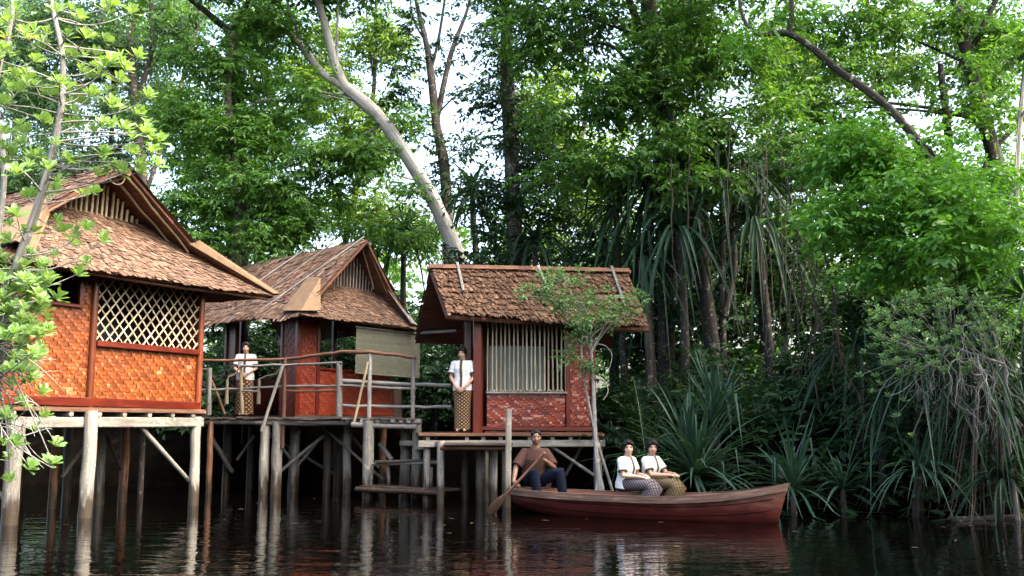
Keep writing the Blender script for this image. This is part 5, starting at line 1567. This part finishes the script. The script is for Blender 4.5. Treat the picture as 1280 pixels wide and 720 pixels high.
# low shrubs along the shaded bank
SHR = 'dark shrubs along the shaded bank'
for lab, px, py, rx, ry, Y in (('dark bush added out of sight behind the orange hut to shade the bank, towards its left end', 70, 480, 60, 44, 20.5), ('dark bush added out of sight behind the lattice window end of the orange hut to shade the bank', 180, 480, 60, 44, 20.2), ('dark bush in the corner between the orange hut and the boardwalk', 265, 490, 30, 34, 21.8), ('dark shrub behind the standing woman at the red hut doorway', 545, 470, 40, 50, 23.5),  # bushes behind the orange hut are added to block sky from the bank
                               ('dark shrub seen through the open middle hut', 430, 440, 60, 46, 27), ('dark shrub at the back of the middle hut, towards the orange hut', 310, 450, 60, 46, 28), 
                                ('dark shrub in the shade just right of the red hut wall', 775, 520, 44, 60, 23.5), ('dark shrub behind the two seated women', 830, 540, 50, 50, 20.5),
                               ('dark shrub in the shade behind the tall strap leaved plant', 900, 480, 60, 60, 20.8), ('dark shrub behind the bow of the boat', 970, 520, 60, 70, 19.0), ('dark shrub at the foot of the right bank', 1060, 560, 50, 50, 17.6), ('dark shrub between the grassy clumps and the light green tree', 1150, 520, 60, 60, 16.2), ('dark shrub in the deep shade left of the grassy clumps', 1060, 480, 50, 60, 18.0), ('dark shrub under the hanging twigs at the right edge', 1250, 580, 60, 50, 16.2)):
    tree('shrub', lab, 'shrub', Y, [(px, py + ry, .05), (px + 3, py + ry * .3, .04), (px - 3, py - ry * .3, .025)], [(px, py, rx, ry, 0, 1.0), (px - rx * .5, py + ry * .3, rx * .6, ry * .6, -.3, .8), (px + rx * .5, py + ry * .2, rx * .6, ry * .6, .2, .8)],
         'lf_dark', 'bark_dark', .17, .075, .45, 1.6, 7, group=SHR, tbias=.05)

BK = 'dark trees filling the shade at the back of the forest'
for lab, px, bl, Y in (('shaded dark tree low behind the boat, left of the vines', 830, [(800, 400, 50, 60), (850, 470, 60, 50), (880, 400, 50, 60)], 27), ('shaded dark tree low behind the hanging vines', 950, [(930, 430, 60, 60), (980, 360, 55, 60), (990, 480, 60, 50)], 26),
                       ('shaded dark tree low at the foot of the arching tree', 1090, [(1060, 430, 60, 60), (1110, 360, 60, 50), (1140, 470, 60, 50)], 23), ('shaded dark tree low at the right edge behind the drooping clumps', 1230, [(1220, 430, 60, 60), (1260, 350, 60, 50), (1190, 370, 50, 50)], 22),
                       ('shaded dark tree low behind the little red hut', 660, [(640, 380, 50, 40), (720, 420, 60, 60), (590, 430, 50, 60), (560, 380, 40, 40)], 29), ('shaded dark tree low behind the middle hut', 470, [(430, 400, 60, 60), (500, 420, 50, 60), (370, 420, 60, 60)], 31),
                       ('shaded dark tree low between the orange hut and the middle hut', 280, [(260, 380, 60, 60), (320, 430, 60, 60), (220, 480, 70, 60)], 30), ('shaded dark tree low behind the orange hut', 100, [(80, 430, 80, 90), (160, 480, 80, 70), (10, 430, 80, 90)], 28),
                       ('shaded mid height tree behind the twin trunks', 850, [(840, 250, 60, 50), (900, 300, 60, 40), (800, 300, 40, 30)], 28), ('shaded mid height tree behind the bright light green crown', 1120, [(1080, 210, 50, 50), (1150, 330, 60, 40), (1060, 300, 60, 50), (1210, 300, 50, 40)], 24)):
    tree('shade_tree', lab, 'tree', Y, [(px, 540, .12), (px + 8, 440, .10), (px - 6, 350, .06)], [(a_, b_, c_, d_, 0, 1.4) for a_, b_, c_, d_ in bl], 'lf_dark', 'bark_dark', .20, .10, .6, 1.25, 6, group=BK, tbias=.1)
OV = 'trees added out of view to shade the scene'  # added trees, crowns out of view, placed to block sky and cast shade
for lab, x, y, z, bl in (('unseen tall tree added to overhang and shade the right bank', 12.5, 15.5, 9.5, [(10, 14, 10.5, 3.2), (7, 15, 10.5, 2.8), (12, 12, 10.5, 3.0), (8.5, 18, 11.5, 3.2), (5, 17.5, 11, 2.6)]),
                         ('unseen tall tree added on the near right bank to cast shade', 13.5, 7.5, 9.5, [(12, 8, 9, 3.4), (13, 6, 6, 3.0), (9.5, 9.5, 9.5, 2.8), (14, 10, 7, 3.2), (13, 10, 11, 3)]),
                         ('second unseen tall tree added on the near right bank to cast shade', 14, 3, 9.5, [(13, 3, 9.5, 3.4), (14, 1, 6, 3.2), (11, 5, 10, 2.8), (14, 4.5, 4.5, 2.6)]),
                         ('tall tree with an unseen crown added above the red hut and the vines to block sky light', 3.5, 23.5, 12, [(2, 21, 13, 3.2), (5, 21, 12.5, 3), (-1, 23, 14, 3)]),
                         ('tall tree with an unseen crown added above the middle hut to block sky light', -7.5, 26.5, 12, [(-6, 24, 14, 3.2), (-10, 24, 13.5, 3.2), (-3, 25.5, 14.5, 2.5)])):
    e = empty('added_shading_tree', (x, y, .2)); tag(e, lab, 'tree', OV)
    b = WB(); b.tube(cline_([(x, y, -.2), (x + .2, y, z * .5), (x - .2, y - .3, z)]), .2, 8, wob=.15)
    lf = LF()
    for q in bl:
        b.tube(curve((x - .2, y - .3, z), q[:3], 6, 0, .06), [.10, .09, .08, .07, .06, .05, .04], 6)
        for k in range(34):
            u = rng.normal(size=3); u /= np.linalg.norm(u)
            spray(lf, np.array(q[:3]) + u * rng.random() ** .5 * np.array([q[3], q[3], q[3] * .4]), (.7, .7, .4), 9, 9, .22, .10, hang=.3, tw=.5)
    b.build('trunk', M['bark_dark'], e); lf.build('crown', M['lf_mid'], e)

# little tree in front of the red hut
sm = tree('little_tree', 'little pale stemmed tree with fine leaves growing out of the water against the red hut', 'tree', 17.0,
     [(752, 622, .065), (747, 585, .042), (744, 540, .035), (742, 490, .030), (739, 440, .025), (738, 405, .02), (728, 380, .015)],
     [(705, 345, 40, 14, 0, .5), (675, 365, 38, 14, 0, .5), (735, 372, 46, 14, 0, .5), (700, 378, 40, 12, -.1, .4), (770, 388, 40, 12, 0, .4), (742, 398, 44, 12, -.1, .4), (725, 418, 26, 12, 0, .4), (795, 372, 14, 10, 0, .3), (712, 445, 12, 10, -.1, .3), (738, 460, 10, 12, 0, .2), (722, 400, 30, 12, 0, .4)],
     'lf_olive', 'bark_pale', .075, .030, .20, .72, 26, hang=.1, tw=.16, tbias=.1, gnd=-1.0,
     extra=[[(768, 622, .025), (760, 595, .025), (749, 560, .028), (738, 515, .024), (730, 470, .02), (727, 430, .015), (733, 405, .012)], [(744, 622, .03), (747, 600, .03), (748, 570, .028)],
            [(740, 440, .018), (752, 420, .014), (770, 400, .010), (788, 392, .006)], [(739, 420, .02), (715, 400, .014), (690, 375, .010), (660, 370, .006)], [(748, 470, .012), (757, 478, .010), (760, 490, .008), (754, 500, .006)], [(741, 430, .012), (756, 432, .010), (765, 445, .008), (759, 468, .006)]])

# ------------------------------------------------------------------ rosette tree, left foreground
def rosette(lf, c, ax, r, n, tb=0.0):
    ax = np.array(ax, float); ax /= np.linalg.norm(ax)
    t1 = np.cross(ax, [0.3, .9, .1]); t1 /= np.linalg.norm(t1); t2 = np.cross(ax, t1)
    k = np.arange(n)
    ph = k * 2.4 + rng.random() * 6
    el = .45 + .85 * (k / n) + rng.normal(size=n) * .12
    D = (np.cos(ph)[:, None] * t1 + np.sin(ph)[:, None] * t2) * np.cos(el)[:, None] + ax * np.sin(el)[:, None]
    Nn = ax[None] + D * -.2 + rng.normal(size=(n, 3)) * .12
    P = np.array(c)[None] + ax * (-.03 * (1 - k / n))[:, None]
    L = r * (.75 + .4 * rng.random(n)) * (1 - .25 * k / n)
    tt = np.clip(.25 + .5 * rng.random(n) + .25 * k / n + tb, 0, .94)
    if rng.random() < .05: tt[:2] = 1.0
    lf.leaves(P, D, Nn, L, L * .46, tt, 'obovate', .10, .10)

YL = 8.6
lt_e = empty('rosette_tree', Vector((at(-25, 560, YL).x, YL, 0)))
tag(lt_e, 'pale stemmed tree with bright rosettes of leaves in front of the orange hut', 'tree')
wb, lf = WB(), LF()
def cline(pts, n=5):
    o = []
    for i in range(len(pts) - 1):
        p0, p1, p2, p3 = pts[max(i - 1, 0)], pts[i], pts[i + 1], pts[min(i + 2, len(pts) - 1)]
        for j in range(n):
            t = j / n
            o.append(.5 * ((2 * p1) + (p2 - p0) * t + (2 * p0 - 5 * p1 + 4 * p2 - p3) * t * t + (3 * p1 - p0 - 3 * p2 + p3) * t ** 3))
    return o + [pts[-1]]
main = cline([Vector((at(-25, 560, YL).x, YL, -1.0))] + [at(*q, YL + d) for q, d in (((-22, 520), 0), ((-5, 410), 0), ((20, 335), -.05), ((48, 255), -.1), ((66, 190), -.15), ((77, 130), -.15), ((78, 70), -.1), ((66, 10), 0), ((58, -60), .1))])
wb.tube(main, [.055 - .038 * i / (len(main) - 1) for i in range(len(main))], 8, wob=.16)
stem2 = cline([Vector((at(-35, 560, YL).x, YL + .2, -1.0))] + [at(*q, YL + .3) for q in ((-30, 470), (-8, 330), (5, 220), (-5, 110), (15, 20), (10, -50))])
wb.tube(stem2, [.04 - .026 * i / (len(stem2) - 1) for i in range(len(stem2))], 7, wob=.16)
ros = [(85, 65), (70, 12), (165, 15), (132, 50), (150, 100), (20, 95), (45, 75), (28, 40), (120, 68), (158, 86), (35, 100), (62, 117), (24, 112), (128, 157), (155, 160), (95, 155), (30, 165), (165, 190), (190, 188), (110, 95), (75, 102), (10, 25), (100, 22), (182, 165), (175, 205), (196, 206), (60, 210), (20, 215), (5, 165), (76, 288), (92, 304), (35, 246), (20, 268), (60, 348), (98, 342), (72, 372), (30, 350), (108, 45), (140, 130), (115, 118), (50, 60), (55, 150), (8, 130), (45, 195), (85, 200), (150, 215), (108, 285), (128, 300), (118, 240), (40, 290), (12, 300), (185, 120), (172, 70), (140, 5), (5, 60), (96, 125), (170, 140), (140, 75), (15, 190), (70, 240)]
tips = [(at(x, y, YL + rng.normal() * .35), .125) for x, y in ros]
for i in range(14): tips.append((at(-30 + rng.random() ** 1.3 * 235, rng.random() * 250 - 20, YL + rng.normal() * .4), .12))
for i in range(150):
    x = -50 + rng.random() * 112; y = 318 + rng.random() * 145
    if x > 62 - max(0, (y - 410)) * .35: continue
    tips.append((at(x, y, YL + rng.normal() * .35), .098))
for x, y in ((38, 585), (66, 578), (28, 505), (8, 520), (55, 520), (20, 555), (40, 470), (52, 490), (12, 480), (28, 450), (-10, 500), (70, 555), (12, 600)):
    tips.append((at(x, y, YL + rng.normal() * .2), .115))
allst = main[6:] + stem2[6:]
for c, r in tips:
    c = Vector(c)
    cand = sorted(allst, key=lambda p: (p - c).length + (1.0 if p.z > c.z + .1 else 0))
    p = cand[rnd.randrange(0, 4)]
    ln = curve(p, c, 7, .07 if c.z > p.z else -.02, .10)
    r0 = .006 + .006 * (c - p).length
    wb.tube(ln, [r0 * (1 - .7 * j / 7) for j in range(8)], 5, wob=.2)
    ax = (ln[-1] - ln[-2]).normalized() * .5 + Vector((0, -.15, .85))
    rosette(lf, c, ax, r, 13)
    if rnd.random() < .85:
        q = ln[5] + Vector([(rnd.random() - .5) * .22 for _ in range(3)])
        wb.tube(curve(ln[4], q, 4), [.006, .005, .005, .004, .003], 5)
        rosette(lf, q, Vector((0, -.2, 1)), r * .85, 8)
# bare dead twigs low in the bush
for i in range(70):
    p = at(-30 + rnd.random() * 60, 420 + rnd.random() * 130, YL + (rnd.random() - .5) * .6)
    q = p + Vector(((rnd.random() - .2) * .5, (rnd.random() - .5) * .4, (rnd.random() - .65) * .5))
    wb.tube(curve(p, q, 5, 0, .2), [.007, .006, .005, .004, .003, .002], 4)
wb.build('trunk', M['bark_pale'], lt_e)
lf.build('crown', M['lf_ros'], lt_e)

# ------------------------------------------------------------------ strap leaved plants
def strap_plant(name, label, base, crown, n, L, w, mat='lf_pand', up=(.0, 1.3), droop=.55, group=None, stem=.05, bark='bark_dark', m=9, az=None, kink=0.0, cat='plant'):
    """blades leave 'crown' in all directions and bend over"""
    base, crown = Vector(base), Vector(crown)
    e = empty(name, base); tag(e, label, cat, group)
    if (crown - base).length > .15:
        b = WB(); c = curve(base - Vector((0, 0, .2)), crown, 6, 0, .04); b.tube(c, [stem * (1.2 - .4 * i / 6) for i in range(7)], 7, wob=.2); b.build('stem', M[bark], e)
    lf = LF()
    for i in range(n):
        a = rng.random() * 6.283 if az is None else az[0] + (az[1] - az[0]) * rng.random()
        el = up[0] + (up[1] - up[0]) * rng.random()
        l_ = L * (.6 + .5 * rng.random())
        d = np.array([math.cos(a) * math.cos(el), math.sin(a) * math.cos(el), math.sin(el)])
        t = np.linspace(0, 1, m)
        dr = droop * (.5 + rng.random()) * (1.25 - el / 1.6)
        P = np.array(crown)[None] + d[None] * (l_ * t)[:, None]
        P[:, 2] -= dr * l_ * t ** 2.2
        sw = (rng.random() - .5) * .5 * l_
        P[:, 0] += -math.sin(a) * sw * t ** 2; P[:, 1] += math.cos(a) * sw * t ** 2
        k = rng.random()
        if k < kink:       # folded blade hanging from a break
            ib = int(m * (.45 + .3 * rng.random()))
            P[ib:] = P[ib] + np.stack([d[0] * .25 * (t[ib:] - t[ib]) * l_, d[1] * .25 * (t[ib:] - t[ib]) * l_, -(t[ib:] - t[ib]) * l_], 1)
        P[:, 2] = np.maximum(P[:, 2], .02)
        wd = w * (.8 + .4 * rng.random()) * np.clip(np.minimum(.55 + t * 2.5, (1.02 - t) * 2.2), 0.02, 1)
        lf.strap(P, wd)
    lf.build('blades', M[mat], e)
    return e
def B(px, Y, z=.1):
    p = at(px, 530, Y); return Vector((p.x, Y, z))
strap_plant('strap_leaf_plant', 'tall grey green strap leaved plant fanning upright behind the boat', B(884, 16.6, .0), B(868, 16.6, .52), 130, 2.2, .05, up=(.0, 1.45), droop=.5, kink=.15)
strap_plant('strap_leaf_plant', 'upright strap leaved plant with raised blades behind the tall fanning one', B(905, 17.4, .1), B(893, 17.4, 1.35), 60, 1.9, .045, up=(.5, 1.5), droop=.35, kink=.2)
strap_plant('strap_leaf_plant', 'strap leaved plant spreading low beside the bow of the boat', B(990, 15.6, .0), B(988, 15.6, .35), 75, 1.5, .042, up=(.0, 1.45), droop=.5, kink=.15)
strap_plant('strap_leaf_plant', 'small strap leaved plant at the waterline right of the bow', B(1050, 15.7, .05), B(1050, 15.7, .35), 34, 1.1, .05, up=(.1, 1.3), droop=.6)
TP = 'tall pandanus heads hanging in the canopy'
for lab, px, py, Y, n, L in (('pandanus head with long hanging blades left of the twin trunks', 815, 235, 22, 80, 2.3), ('pandanus head with dark hanging blades right of the twin trunks', 905, 215, 21.5, 70, 2.4), ('pandanus head showing against the sky gap above the leaning trunk', 590, 240, 26.5, 46, 1.9), ('pandanus head just left of the leaning trunk', 505, 285, 27.5, 50, 1.9),
                           ('small pandanus head above the ridge of the red hut', 668, 300, 23.5, 44, 1.5), ('pandanus head behind the peak of the middle hut', 350, 300, 28, 40, 1.8), ('pandanus head in deep shade over the seated women', 770, 260, 23, 50, 2.0), ('lower pandanus head hanging in front of the twin trunks', 848, 285, 20.6, 60, 1.7), ('lower pandanus head hanging beside the red hut roof corner', 800, 320, 21.0, 50, 1.6), ('pandanus head half hidden by the hanging vines', 945, 275, 20.2, 60, 1.9)):
    c = at(px, py, Y)
    strap_plant('pandanus', lab, (c.x + rnd.uniform(-.3, .3), Y, .3), c, n, L, .075, 'lf_pdark', up=(-.3, 1.2), droop=1.05, group=TP, stem=.09, kink=.3, cat='pandanus')
RB = 'drooping strap leaved clumps on the right bank'
for lab, px, py, Y, n, L, mt, up, dr, w in (('drooping grassy clump nearest the bow on the right bank', 1105, 500, 15.8, 45, 1.5, 'lf_pdark', (-.1, 1.3), .9, .04), ('big drooping grassy clump in the middle of the right bank', 1150, 470, 15.2, 60, 1.7, 'lf_pand', (.2, 1.3), 1.05, .038), ('drooping grassy clump behind the pale bare twigs', 1215, 455, 15.0, 60, 1.9, 'lf_pdark', (-.1, 1.2), 1.2, .04),
                              ('long bladed drooping clump high at the right edge', 1285, 375, 15.4, 60, 1.9, 'lf_pand', (-.1, 1.1), .75, .05), ('low grassy clump at the waterline under the light green shrub', 1150, 590, 14.8, 60, 1.0, 'lf_pand', (.2, 1.35), .8, .035), ('low grassy clump at the right edge of the waterline', 1255, 600, 14.2, 50, .9, 'lf_pdark', (.1, 1.3), .8, .04), ('wispy grassy clump between the vines and the drooping clumps', 1070, 430, 17, 50, 1.6, 'lf_pdark', (-.1, 1.2), 1.0, .045),
                              ('green clump hanging in front of the brown dead blades', 1250, 500, 14.6, 45, 1.4, 'lf_pdark', (-.2, 1.2), 1.2, .035), ('shaded drooping clump close to the hanging brown dead blades', 1190, 520, 15.6, 55, 1.6, 'lf_pdark', (-.1, 1.3), 1.0, .04), ('wide bladed drooping clump above the twiggy shrub', 1200, 390, 16.2, 60, 1.7, 'lf_pdark', (-.2, 1.1), .8, .055)):
    c = at(px, py, Y)
    strap_plant('drooping_plant', lab, (c.x, Y + .25, .1), c, n, L, w, mt, up=up, droop=dr, group=RB, stem=.05, az=(math.pi * .85, math.pi * 2.15))
c = at(1232, 480, 14.9)
strap_plant('dead_blades', 'brown dead blades hanging straight down behind the pale bare twigs', (c.x, 15.1, .1), c, 70, 1.5, .02, 'dead', up=(-.9, .5), droop=1.5, az=(math.pi * .8, math.pi * 2.2), stem=.06)

# palm fronds
def palm(label, base, crown, fronds, L, group=None):
    base, crown = Vector(base), Vector(crown)
    e = empty('young_palm', base); tag(e, label, 'palm', group)
    b = WB(); b.tube(curve(base - Vector((0, 0, .2)), crown, 5, 0, .03), [.10, .09, .085, .08, .075, .07], 8, wob=.2); b.build('stem', M['bark_dark'], e)
    for a, el, l_ in fronds:
        d = np.array([math.cos(a) * math.cos(el), math.sin(a) * math.cos(el), math.sin(el)])
        t = np.linspace(0, 1, 14)
        P = np.array(crown)[None] + d[None] * (L * l_ * t)[:, None]; P[:, 2] -= .28 * L * l_ * t ** 2
        lf = LF()
        k = 46
        side = np.cross(d, [0, 0, 1.0]); side /= np.linalg.norm(side) + 1e-9
        for i in range(k):
            s = .12 + .86 * i / k
            p = np.array([np.interp(s, t, P[:, q]) for q in range(3)])
            for sg in (-1, 1):
                ll_ = L * .30 * math.sin(math.pi * (.12 + .80 * s)) * (.85 + .3 * rng.random())
                dd = side * sg * .8 + d * .55 + np.array([0, 0, .08]) + rng.normal(size=3) * .06
                tt = np.linspace(0, 1, 5)
                Q = p[None] + dd[None] * (ll_ * tt)[:, None]; Q[:, 2] -= ll_ * .35 * tt ** 2
                lf.strap(Q, .034 * np.array([.6, 1, .9, .6, .05]))
        fr_ = lf.build('frond', M['lf_pdark'], e)
        b = WB(); b.tube([tuple(q) for q in P], [.022 - .017 * q for q in t], 5); rb = b.build('rib', M['lf_pand'], fr_)
        rb.location = (0, 0, 0)
    return e
palm('young palm with feathery dark fronds in the shade right of the red hut', B(812, 18.9, .3), B(806, 18.9, .75), [(1.75, 1.25, 1.0), (.4, .75, .9), (2.6, .7, .85), (-.5, .55, .8), (3.6, .5, .8), (5.2, .75, .7)], 2.3)
palm('young palm with feathery fronds behind the hanging blind', B(545, 24, .3), B(540, 24, 2.2), [(1.6, .9, 1), (.2, .5, .9), (2.9, .6, .9), (4.4, .3, .9), (5.5, .4, .9)], 2.4)

# hanging vines
VN = 'brown vines hanging from the canopy'
for i, (px, y0, y1, Y) in enumerate(((905, 170, 410, 20.5), (935, 180, 400, 20.2), (958, 190, 420, 19.5), (972, 240, 470, 18.8), (985, 200, 440, 19.0), (1000, 230, 480, 18.2), (1012, 300, 470, 18.0), (925, 200, 330, 20.4), (946, 210, 370, 20), (1030, 340, 520, 17.2), (885, 230, 330, 20.6), (860, 190, 360, 19.8), (915, 150, 430, 19.6), (950, 250, 470, 19.0), (965, 150, 380, 19.2), (1005, 170, 400, 18.4), (1020, 260, 500, 17.6), (840, 200, 380, 20), (1045, 330, 500, 17.0), (990, 330, 540, 17.9))):
    a, c = at(px, y0, Y), at(px + rnd.uniform(-12, 14), y1, Y)
    b = WB(); P = curve(a, c, 12, 0, .05)
    P = [p + Vector(((rnd.random() - .5) * .06, (rnd.random() - .5) * .06, 0)) for p in P]
    b.tube(P, [.008 + .006 * rnd.random() for _ in P], 5, wob=.3)
    o = b.build('hanging_vine', M['root'], None, tuple(P[-1]))
    tag(o, 'thin brown vine hanging from the dark canopy right of the twin trunks', 'vine', VN)
for lab, px, py, Y in (('dry brown leafy vine hanging in the shade above the bow of the boat', 990, 300, 17.8), ('dry brown leafy vine looping down to the right bank', 1040, 400, 16.6)):
    e = empty('dry_vine', at(px, py + 150, Y)); tag(e, lab, 'vine')
    b, lf = WB(), LF()
    P = cline([at(px - 15, py - 110, Y), at(px + 2, py - 30, Y), at(px + 12, py + 50, Y), at(px + 35, py + 100, Y - .2), at(px + 40, py + 150, Y - .3)], 6)
    b.tube(P, .018, 5, wob=.3)
    for p in P[6:]:
        for k in range(3):
            d = unit(rng.normal(size=(1, 3)) * [.6, .6, .3] + [0, 0, -.8])
            lf.leaves(np.array([p]), d, unit(rng.normal(size=(1, 3))), .16, .045, None, 'diamond')
    for k in range(3):
        q = P[8 + k * 5]; b.tube(curve(q, q + Vector((rnd.uniform(-.5, .5), 0, -1.0)), 6, 0, .1), .009, 4)
    b.build('stem', M['root'], e); lf.build('leaves', M['dead'], e)

# pale bare-twigged shrub over the water at the right edge
sh = empty('twiggy_shrub', Vector((at(1262, 560, 14.1).x, 14.3, .1)))
tag(sh, 'shrub with bare bleached twigs hanging over the water and small leaf tufts on top', 'shrub')
wb, lf = WB(), LF()
def grow(p, d, L, r, depth):
    n = 6
    pts = [p]; dd = Vector(d).normalized()
    for i in range(n):
        dd = (dd + Vector([(rnd.random() - .5) * 1.0 for _ in range(3)]) + Vector((0, 0, -.20 if depth < 3 else -.10))).normalized()
        pts.append(pts[-1] + dd * L / n)
    pts = [q if q.z > .05 else Vector((q.x, q.y, .05)) for q in pts]
    wb.tube(pts, [max(.0022, r * (1 - .45 * i / n)) for i in range(n + 1)], 5 if depth < 3 else 4, wob=.25)
    if depth <= 0: return
    for k in range(rnd.choice((2, 2, 3))):
        q = pts[rnd.choice((2, 3, 4, 5, 6))]
        nd = (dd + Vector([(rnd.random() - .5) * 1.8 for _ in range(3)]) + Vector((0, 0, -.2))).normalized()
        grow(q, nd, L * (.6 + .25 * rnd.random()), r * .62, depth - 1)
root = at(1255, 455, 14.2)
wb.tube(curve(Vector((root.x + .2, 14.5, -.1)), root, 6, 0, .05), [.04, .036, .034, .03, .028, .026, .024], 7, wob=.2)
r2 = at(1190, 432, 14.25); r3 = at(1235, 410, 14.3)
wb.tube(curve(root, r2, 7, -.03, .10), [.024, .022, .02, .018, .016, .015, .014, .013], 6, wob=.2)
wb.tube(curve(root, r3, 5, 0, .1), .015, 5, wob=.2)
wb.tube(curve(r2, at(1120, 420, 14.2), 6, .02, .1), [.012, .011, .010, .009, .008, .007, .006], 5, wob=.2)
for o, d in ((root, (-1, -.3, -.3)), (root, (.1, -.3, -.8)), (root, (-.3, -.5, -.9)), (r2, (-.8, -.4, -.5)), (r2, (-.3, -.4, -.9)), (r2, (-1, 0, .1)), (r3, (.3, -.3, -.6)), (r3, (-.5, -.3, -.2)), (root.lerp(r2, .5), (-.2, -.5, -.9)), (r2, (.3, -.5, -.8)), (r2, (-.6, -.2, -.9))):
    grow(o, d, .62, .012, 3)
for i in range(330):
    x = 1078 + rnd.random() * 190; y = 358 + rnd.random() * 112
    if (x - 1172) ** 2 / 98 ** 2 + (y - 415) ** 2 / 58 ** 2 > 1 or rnd.random() < .1: continue
    c = at(x, y, 14.15 + rng.normal() * .28)
    rosette(lf, c, Vector((rnd.uniform(-.5, .4), -.3, 1)), .095, 9, -.1)
    if rnd.random() < .35: wb.tube(curve((root if x > 1200 else r2).lerp(c, .45 + .3 * rnd.random()) + Vector((0, 0, -.1)), c, 5, .04, .14), [.006, .005, .005, .004, .004, .003], 4)
for x, y in ((1100, 480), (1110, 495), (1125, 470), (1090, 490), (1085, 380), (1098, 395), (1140, 545), (1080, 440), (1075, 470), (1120, 520), (1095, 470), (1105, 455), (1130, 500)):
    c = at(x, y, 14.2); rosette(lf, c, Vector((-.2, -.3, 1)), .095, 9, 0); wb.tube(curve(r2.lerp(c, .5), c, 5, .03, .12), .004, 4)
wb.build('branches', M['twig'], sh)
lf.build('leaves', M['lf_olive'], sh)

# undergrowth on the forest floor: nobody could count it
lf = LF()
n = 14000
X = rng.random(n) * 30 - 12
Yv = np.array([shore(x) for x in X]) + rng.random(n) * 9 + np.where(X < 2, 1.6, -.5)
Z = np.clip((Yv - np.array([shore(x) for x in X]) + 1.6) / 4.2, 0, 1); Z = -1.1 + 2.5 * Z * Z * (3 - 2 * Z)
P = np.stack([X, Yv, np.maximum(Z, 0) + rng.random(n) * .8], 1)
D = unit(rng.normal(size=(n, 3)) * [1, 1, .3] + [0, 0, .3])
lf.leaves(P, D, unit(rng.normal(size=(n, 3)) * .5 + [0, 0, 1]), .18 + .2 * rng.random(n), .06 + .06 * rng.random(n), None, 'oval')
o = lf.build('undergrowth', M['lf_dark'])
tag(o, 'dark leafy ground cover on the shaded forest floor', kind='stuff')
# far forest that reads as one mass
lf = LF()
for i in range(420):
    x = -46 + rng.random() * 92; y = 46 + rng.random() * 10; z = .5 + rng.random() ** 1.5 * 10.5
    spray(lf, (x, y, z), (2.0, 1.5, 1.5), 14, 9, .5, .26, hang=.3, tw=1.0)
o = lf.build('far_forest', M['lf_mid'])
tag(o, 'hazy mass of forest far behind the trees', kind='stuff')

# unseen forest added behind and beside the camera to block low sky light
lf = LF()
for i in range(220):
    x = -55 + rng.random() * 110; y = -13 - rng.random() * 6 - abs(x) * .05; z = rng.random() * 6.5
    spray(lf, (x, y, z), (1.8, 1.2, 1.2), 9, 8, .75, .42, hang=.3, tw=.9)
for sx in (-1, 1):
    for i in range(160):
        y = -14 + rng.random() * 26; x = sx * (24 + rng.random() * 5); z = rng.random() * 10
        spray(lf, (x, y, z), (1.4, 1.8, 1.2), 8, 8, .75, .42, hang=.3, tw=.9)
o = lf.build('sky_blocking_forest', M['lf_mid'])
tag(o, 'unseen forest added behind and beside the viewer to block low sky light', kind='stuff')

lg = WB()
lg.pole(at(1192, 650, 14.35) , at(1310, 643, 14.75), .055, .045, n=9, seg=7, bend=.02, wob=.2)
lgo = lg.build('floating_log', M['bark_dark'], None, tuple(at(1240, 648, 14.5)))
lgo.location.z = .02
tag(lgo, 'half sunk dark log lying at the waterline below the twiggy shrub', 'log')

# a few fallen leaves drifting on the water
lf = LF()
n = 70
X = rng.random(n) * 14 - 6; Yv = 11 + rng.random(n) * 9
keep = Yv < np.array([shore(x) for x in X]) - .4
P = np.stack([X, Yv, np.full(n, .006)], 1)[keep]; n = len(P)
lf.leaves(P, unit(rng.normal(size=(n, 3)) * [1, 1, .02]), np.tile([0, 0, 1.0], (n, 1)) + rng.normal(size=(n, 3)) * .03, .07 + .05 * rng.random(n), .03 + .02 * rng.random(n), None, 'oval', .05, .0)
tag(lf.build('floating_leaves', M['dead']), 'fallen brown leaves drifting on the black water', kind='stuff')
